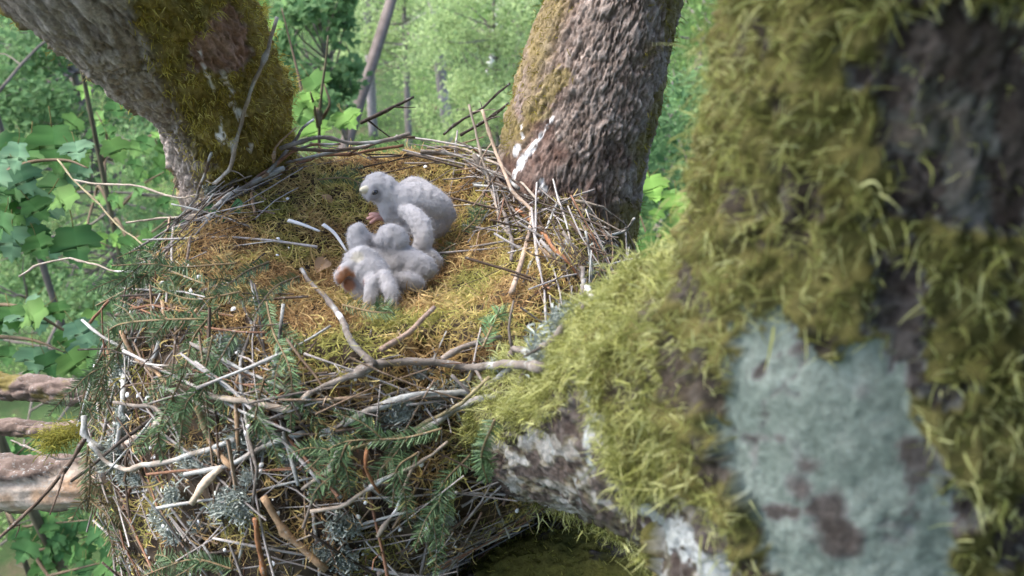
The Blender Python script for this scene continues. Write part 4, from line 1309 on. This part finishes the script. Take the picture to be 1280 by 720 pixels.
# moss tuft at the left edge
r_ = np.random.default_rng(77)
tp = np.array([U(x, y, 1.16) for x, y in [(60, 548), (75, 545), (85, 542), (70, 552), (95, 540)]])
n = 500
root = tp[r_.integers(0, 5, n)] + r_.standard_normal((n, 3)) * 0.008
d0 = norm(r_.standard_normal((n, 3)) + np.array([-.6, 0, -.1])); d1 = norm(d0 + np.array([-.4, 0, -.7]) + r_.standard_normal((n, 3)) * .4)
V, fc = ribbons(root, d0, d1, .022, .0014, 3, .6, r_)
keep(obj('moss_tuft', np_mesh('moss_tuft', V, [fc], dict(col=rep(np.array([.26, .25, .06]) * (.6 + .8 * r_.random(n))[:, None], 8))), M['moss'], kind='stuff'), nest)

# ------------------------------------------------------------------ young maple beside the nest
MAP = [leaf_mesh('leaf', MAPLE, c, 10 + k, f, cu) for k, (c, f, cu) in enumerate([((0.055, 0.13, 0.045), .12, .2), ((0.075, 0.165, 0.05), .2, .3), ((0.115, 0.215, 0.06), .1, .15), ((0.16, 0.29, 0.07), .15, .25), ((0.12, 0.22, 0.13), .15, .2)])]
def sapling(name, trunk, branches, label, leafset, n_per, size, seed, cat='tree', down=0.5, spread=0.10):
    r_ = np.random.default_rng(800 + seed)
    A = catmull(trunk, 60)
    base = A[0]
    e = empty(name, base[:3], label=label, cat=cat)
    V, fs = tube(A[:, :3], A[:, 3], 12, True, 0.03, r_)
    keep(obj('trunk', np_mesh('trunk', V, fs, dict(col=np.array([[0.10, 0.09, 0.06]]) * (0.6 + 0.8 * r_.random((len(V), 1))))), M['far_bark']), e)
    for br in branches:
        B = catmull([U(*p) for p in br], 20)
        k = np.argmin(np.linalg.norm(A[:, :3] - B[0], axis=1))
        B = np.vstack([catmull([A[k, :3], (A[k, :3] + B[0]) / 2 + np.array([0, 0, .05]), B[0]], 8)[:-1], B])
        V, fs = tube(B, np.linspace(.008, .0018, len(B)), 5, True, .05, r_)
        keep(obj('branch', np_mesh('branch', V, fs, dict(col=np.tile([0.13, 0.10, 0.07], (len(V), 1)))), M['far_bark']), e)
        for j in range(n_per):
            p = B[r_.integers(8, len(B))]
            off = norm(r_.standard_normal(3) * np.array([1, .8, .6])) * spread * (0.4 + .8 * r_.random())
            tip = norm(off + np.array([0, 0, -down]) + r_.standard_normal(3) * .2)
            nrm = norm(np.array([r_.normal(0, .4), -0.75 + r_.normal(0, .35), 0.6]))
            place_leaf('leaf', leafset[r_.integers(len(leafset))], p + off, nrm, tip, size * (.6 + .6 * r_.random()), M['leaf'], e)
    return e
def col_at(x, y, t, ztop=13.0, r=.03):
    p = U(x, y, t)
    return [[p[0] - .35, p[1] + .2, 0, r * 1.2], [p[0] + .12, p[1] + .1, 4.5, r * .85], [p[0] - .06, p[1], p[2] - 1.2, r * .55], [p[0], p[1], p[2], r * .5], [p[0] + .06, p[1] + .05, ztop, r * .25]]
sapling('maple_sapling', col_at(-90, 260, 2.3), [
    [(-20, 230, 2.1), (30, 205, 2.0), (80, 200, 1.95), (110, 210, 1.9)], [(-20, 190, 2.2), (20, 185, 2.1), (60, 190, 2.05)], [(-10, 270, 2.1), (20, 260, 2.0), (50, 265, 2.0)],
    [(-10, 380, 2.2), (30, 385, 2.1), (75, 410, 2.1), (105, 425, 2.1)], [(-10, 420, 2.2), (40, 425, 2.15), (80, 440, 2.1)]],
    'young maple with large lobed green leaves at the left edge', MAP[:3] + [MAP[4]], 13, .082, 1, down=.9)
sapling('maple_sapling', col_at(150, 320, 3.4, 9.55, .02), [
    [(150, 260, 3.3), (180, 230, 3.2), (205, 215, 3.1)], [(140, 200, 3.4), (130, 160, 3.3), (120, 140, 3.3)], [(160, 300, 3.2), (190, 290, 3.1), (215, 270, 3.0)], [(170, 180, 3.3), (190, 170, 3.2), (200, 190, 3.2)], [(120, 240, 3.4), (110, 290, 3.3), (140, 310, 3.3)]],
    'slim maple sapling behind the left stem with bright leaves', MAP[1:4], 9, .065, 2)
sapling('maple_sapling', col_at(400, 220, 2.5, 9.35, .010), [
    [(398, 160, 2.4), (392, 130, 2.35), (388, 115, 2.3)], [(402, 150, 2.45), (412, 130, 2.4), (405, 105, 2.4)], [(380, 130, 2.5), (372, 90, 2.5), (352, 10, 2.5)]],
    'maple shoot with yellow-green leaves between left stem and back rim', MAP[2:4], 4, .085, 3)
sapling('maple_sapling', col_at(900, 330, 2.6, 10.5, .02), [
    [(830, 330, 2.5), (800, 320, 2.4), (780, 300, 2.4)], [(830, 250, 2.5), (805, 240, 2.4), (790, 230, 2.4)], [(840, 280, 2.6), (815, 300, 2.5), (800, 270, 2.5)]],
    'maple with bright leaves between the rear and near stems', MAP[2:4], 7, .07, 4)
sapling('maple_sapling', col_at(30, 700, 3.2, 8.6, .02), [
    [(40, 690, 3.0), (80, 680, 3.0), (110, 670, 3.0)], [(20, 660, 3.0), (60, 655, 3.0), (110, 650, 2.9)], [(60, 720, 3.0), (100, 710, 2.9), (140, 700, 2.9)], [(10, 580, 3.2), (30, 560, 3.2), (60, 530, 3.2)]],
    'maple top with dark leaves at the bottom left under the log', MAP[:2], 14, .08, 5)
sapling('maple_sapling', col_at(640, 700, 3.4, 8.0, .02), [
    [(610, 690, 3.3), (640, 660, 3.3), (670, 650, 3.2)], [(600, 700, 3.3), (640, 680, 3.3), (680, 670, 3.3)]],
    'maple top with leaves in the gap under the nest', MAP[1:4], 8, .08, 6)

# ------------------------------------------------------------------ forest behind and below
def leaves(cent, n, rad, size, pal, r_, flat=0.7, noise_s=0.0):
    """n small folded leaves around each centre"""
    cent = np.asarray(cent, float); k = len(cent)
    rad = np.broadcast_to(np.asarray(rad, float), (k,))
    idx = np.repeat(np.arange(k), n)
    N_ = len(idx)
    d = norm(r_.standard_normal((N_, 3))) * (r_.random(N_) ** 0.45)[:, None]
    p = cent[idx] + d * rad[idx][:, None] * np.array([1, 1, flat])
    nm = norm(r_.standard_normal((N_, 3)) * 0.6 + np.array([0, -0.25, 0.9]))
    tp_ = norm(np.cross(nm, r_.standard_normal((N_, 3))))
    sd_ = np.cross(nm, tp_)
    s = (size * (0.55 + 0.9 * r_.random(N_)))[:, None]
    V = np.stack([p - tp_ * s * .5, p + sd_ * s * .3 + nm * s * .1, p + tp_ * s * .5, p - sd_ * s * .3 + nm * s * .1], 1).reshape(-1, 3)
    b_ = np.arange(N_)[:, None] * 4
    fc = np.concatenate([b_ + np.array([[0, 1, 2]]), b_ + np.array([[0, 2, 3]])])
    pal = np.array(pal)
    ci = np.clip(r_.random(k)[idx] * .7 + r_.random(N_) * .3, 0, .999) * (len(pal) - 1)
    i = ci.astype(int)
    c = pal[i] * (1 - (ci - i)[:, None]) + pal[i + 1] * (ci - i)[:, None]
    c *= (0.75 + 0.5 * r_.random(N_))[:, None]
    return V, fc, rep(c, 4)
G_DARK = [(0.03, 0.06, 0.02), (0.045, 0.09, 0.03), (0.06, 0.12, 0.04)]  # dark leaves so the added unseen crowns bounce little light
G_MID = [(0.085, 0.16, 0.05), (0.145, 0.245, 0.075), (0.22, 0.33, 0.105)]
G_HAZE_PALE = [(0.21, 0.30, 0.115), (0.31, 0.41, 0.18), (0.42, 0.51, 0.27)]  # pale leaf tones, lightened further to stand in for distant haze
G_BLUE = [(0.07, 0.145, 0.06), (0.12, 0.22, 0.09), (0.19, 0.31, 0.13)]
r_ = np.random.default_rng(42)
k = 1250
dist = 6 + 55 * r_.random(k) ** 0.9
xx = (r_.random(k) * 2 - 1) * (dist * 0.72 + 3.5)
hh = r_.random(k) ** 1.6 * np.clip(dist * 0.10, 0.6, 3.2)
V0, fc0, c0 = leaves(np.stack([(r_.random(1500) * 2 - 1) * 38, 7 + 55 * r_.random(1500), 0.1 + 0.35 * r_.random(1500)], 1), 60, 0.7 + 0.6 * r_.random(1500), 0.12, G_MID, r_, 0.35)
V, fc, c = leaves(np.stack([xx, dist, hh + 0.1], 1), 170, 0.35 + 0.55 * r_.random(k), 0.085, G_MID + [G_HAZE_PALE[1]], r_, 0.7)
obj('undergrowth', np_mesh('undergrowth', np.concatenate([V, V0]), [np.concatenate([fc, fc0 + len(V)])], dict(col=np.concatenate([c, c0])), False), M['leaf'], kind='stuff', label='leafy undergrowth covering the forest floor below the nest', cat='undergrowth')

def forest_tree(name, base, top, r0, crown, label, pal, n=170, size=0.08, cat='tree', barkc=(0.17, 0.15, 0.14), seed=0, dead=0, lean=None):
    """crown: rows (x, y, z, r) of leafy clumps, each on its own limb"""
    q = np.random.default_rng(900 + seed)
    base = np.array(base, float); top = np.array(top, float)
    A = catmull([base, base * .6 + top * .4 + q.standard_normal(3) * .12, base * .3 + top * .7 + q.standard_normal(3) * .12, top], 40)
    e = empty(name, base, label=label, cat=cat)
    V, fs = tube(A, np.linspace(r0 * 1.2, r0 * .35, 40), 12, True, .05, q)
    cc_ = np.array(barkc) * (0.7 + .6 * q.random((len(V), 1)))
    keep(obj('trunk', np_mesh('trunk', V, fs, dict(col=cc_)), M['far_bark']), e)
    if dead:
        a = Acc()
        for j in range(dead):
            k_ = q.integers(4, 38)
            d = norm(np.array([q.normal(), q.normal() * .6, q.normal() * .35]))
            L = .6 + 1.3 * q.random()
            B = catmull([A[k_], A[k_] + d * L * .5 + q.standard_normal(3) * .08, A[k_] + d * L + np.array([0, 0, -.25 * q.random()]) + q.standard_normal(3) * .1], 8)
            V, fs = tube(B, np.linspace(.012, .003, 8), 4, True, 0, q)
            a.add(V, fs, col=np.array(barkc) * 1.1)
            for jj in range(4):
                m_ = q.integers(2, 7); d2 = norm(d + q.standard_normal(3) * .8)
                B2 = catmull([B[m_], B[m_] + d2 * .2, B[m_] + d2 * (.25 + .3 * q.random()) + q.standard_normal(3) * .05], 5)
                V, fs = tube(B2, np.linspace(.006, .002, 5), 3, False, 0, q)
                a.add(V, fs, col=np.array(barkc) * 1.1)
        keep(obj('dead_twigs', a.mesh('dead_twigs'), M['far_bark'], kind='stuff'), e)
    if len(crown):
        crown = np.array(crown, float)
        a = Acc()
        for cx in crown:
            k_ = int(np.clip(np.argmin(np.abs(A[:, 2] - (cx[2] - .5))), 2, 39))
            B = catmull([A[k_], (A[k_] + cx[:3]) / 2 + q.standard_normal(3) * .08, cx[:3]], 7)
            V, fs = tube(B, np.linspace(max(.006, r0 * .3), .004, 7), 5, False, 0, q)
            a.add(V, fs, col=np.array(barkc))
        keep(obj('limbs', a.mesh('limbs'), M['far_bark'], kind='stuff'), e)
        V, fc, c = leaves(crown[:, :3], n, crown[:, 3], size, pal, q, .75)
        keep(obj('crown', np_mesh('crown', V, [fc], dict(col=c), False), M['leaf'], kind='stuff'), e)
    return e

def clumps(x0, x1, y0, y1, t0, t1, r0, r1, n, seed):
    q = np.random.default_rng(seed)
    out = []
    for _ in range(n):
        p = U(q.uniform(x0, x1), q.uniform(y0, y1), q.uniform(t0, t1))
        out.append([*p, q.uniform(r0, r1)])
    return out
def under(p): return [p[0], p[1], 0.0]

c = clumps(345, 440, -60, 140, 6.2, 7.4, .10, .22, 34, 1)
forest_tree('hazel', [U(395, 60, 6.8)[0], U(395, 60, 6.8)[1], 0], U(385, -40, 6.8), .035, c, 'blue-green leafy hazel just right of the left stem', G_BLUE, 90, .075, seed=1)
c = clumps(540, 670, -10, 175, 12, 15, .3, .55, 40, 2)
forest_tree('pale_shrub', under(U(610, 100, 13.5)), U(615, -20, 13.5), .05, c, 'pale green small-leaved shrub left of the rear stem', G_HAZE_PALE, 260, .075, cat='shrub', seed=2)
c = clumps(430, 560, -40, 90, 19, 25, .5, .9, 26, 3)
forest_tree('pale_tree', under(U(500, 40, 22)), U(500, -90, 22), .09, c, 'tree with leaves coloured pale for haze behind the leaning trunk', G_HAZE_PALE, 240, .11, seed=3)
c = clumps(600, 690, -60, 30, 22, 26, .5, .8, 20, 4)
forest_tree('dark_tree', under(U(650, 0, 24)), U(655, -120, 24), .1, c, 'darker green tree at the top beside the rear stem', G_MID, 240, .12, seed=4)
c = clumps(800, 960, -80, 150, 10, 15, .35, .6, 34, 14)
forest_tree('green_tree', under(U(880, 60, 12.5)), U(890, -60, 12.5), .06, c, 'green tree far behind the gap right of the rear stem', G_MID, 220, .08, seed=14)
# leaning dead trunk
a, b_ = U(452, 150, 9.2), U(503, -40, 9.6)
d = (b_ - a) / (b_[2] - a[2])
forest_tree('leaning_tree', a - d * a[2], a + d * (12 - a[2]), .085, [], 'thin leaning grey trunk in the background above the nest', G_MID, barkc=(0.13, 0.11, 0.10), seed=5, dead=12)
p = U(626, 10, 26)
forest_tree('birch', [p[0] - .6, p[1], 0], [p[0] + 1.2, p[1], 13], .13, [], 'far birch with a white trunk near the top edge', G_MID, barkc=(0.7, 0.7, 0.72), seed=6)
p = U(536, 30, 20)
forest_tree('dead_tree', [p[0] + .5, p[1], 0], [p[0] - .3, p[1], 12], .13, [], 'grey dead trunk behind the pale shrub at the top', G_MID, barkc=(0.26, 0.23, 0.24), seed=7, dead=16)
p = U(452, 10, 24)
forest_tree('dead_tree', [p[0], p[1], 0], [p[0] + .2, p[1], 12], .12, [], 'faint grey trunk left of the leaning one at the top', G_MID, barkc=(0.26, 0.23, 0.24), seed=8, dead=10)
p = U(8, 150, 4.2)
forest_tree('dead_spruce', [p[0] - .1, p[1], 0], [p[0] + .05, p[1] + .1, 11.5], .028, [], 'dead spruce with bare grey twigs at the upper left edge', G_MID, barkc=(0.13, 0.115, 0.10), seed=9, dead=46)
c = clumps(-80, 200, -40, 150, 7, 11, .25, .5, 46, 10)
forest_tree('small_leaved_tree', under(U(60, 60, 9)), U(60, -60, 9), .07, c, 'green small-leaved tree behind the dead twigs at upper left', G_BLUE, 240, .07, seed=10)
c = clumps(-60, 260, 130, 420, 7, 10, .22, .45, 60, 11)
forest_tree('leafy_shrub', under(U(110, 260, 8.5)), U(110, 130, 8.5), .05, c, 'green shrub behind the maple leaves at the left', G_BLUE + [G_HAZE_PALE[1]], 220, .06, cat='shrub', seed=11)
c = clumps(780, 900, 100, 380, 5, 8, .2, .4, 34, 12)
forest_tree('leafy_shrub', under(U(840, 240, 6.5)), U(840, 100, 6.5), .04, c, 'dark leafy shrub seen between the rear and near stems', G_BLUE, 220, .06, cat='shrub', seed=12)

# unseen leaf masses added to shade the near stem: crown clumps overhead, forest behind
q = np.random.default_rng(61)
cl = []
for _ in range(190):  # dense leaves behind the camera, added to darken the near stem
    cl.append([q.uniform(-0.5, 3.2), q.uniform(-3.6, -0.1), 10.7 + 2.2 * q.random(), q.uniform(.25, .45)])
for _ in range(50):
    cl.append([q.uniform(0.6, 3.2), q.uniform(-0.2, 0.9), 11.0 + 2.0 * q.random(), q.uniform(.3, .5)])
for _ in range(60):  # bough added out of view between sun and near stem, for shade
    cl.append([q.uniform(-1.15, 0.2), q.uniform(-0.6, 0.62), 10.75 + 1.1 * q.random(), q.uniform(.18, .30)])
cl = np.array([c_ for c_ in cl if np.linalg.norm(np.array(c_[:3]) - CAM) > c_[3] + 0.45])
acc = Acc()
top = U(1360, -900, .46)
for cx in cl:
    B = catmull([top, (top + cx[:3]) / 2 + np.array([0, 0, .25]) + q.standard_normal(3) * .1, cx[:3]], 8)
    V, fs = tube(B, np.linspace(.03, .006, 8), 5, False, 0, q)
    acc.add(V, fs, col=np.array([.12, .1, .085]))
keep(obj('limbs', acc.mesh('limbs'), M['far_bark'], kind='stuff'), tree)
V, fc, c = leaves(cl[:, :3], 150, cl[:, 3], .10, G_DARK, q, .75)
keep(obj('crown', np_mesh('crown', V, [fc], dict(col=c), False), M['leaf'], kind='stuff'), tree)  # added shade-casting leaves, hung on the nest tree out of view
cl = []  # forest crowns out of view, placed right and behind to block sky light
while len(cl) < 620:
    a = q.uniform(0, 2 * math.pi); d_ = q.uniform(9, 34)
    p = np.array([d_ * math.sin(a), d_ * math.cos(a), q.uniform(2, 19)])
    if p[1] > -3:
        x_, y_, t_ = proj(p)
        if t_ > 0 and -150 < x_ < 1430 and y_ > -260: continue
    if p[1] > 1.5 or p[0] < -3.5 - 0.5 * max(0, -p[1] - 6): continue
    cl.append([*p, q.uniform(.9, 1.7)])
cl = np.array(cl)
V, fc, c = leaves(cl[:, :3], 110, cl[:, 3], .26, G_DARK, q, .8)
obj('forest', np_mesh('forest', V, [fc], dict(col=c), False), M['leaf'], kind='stuff', label='unseen forest crowns added right and behind to shade the near stem', cat='forest')
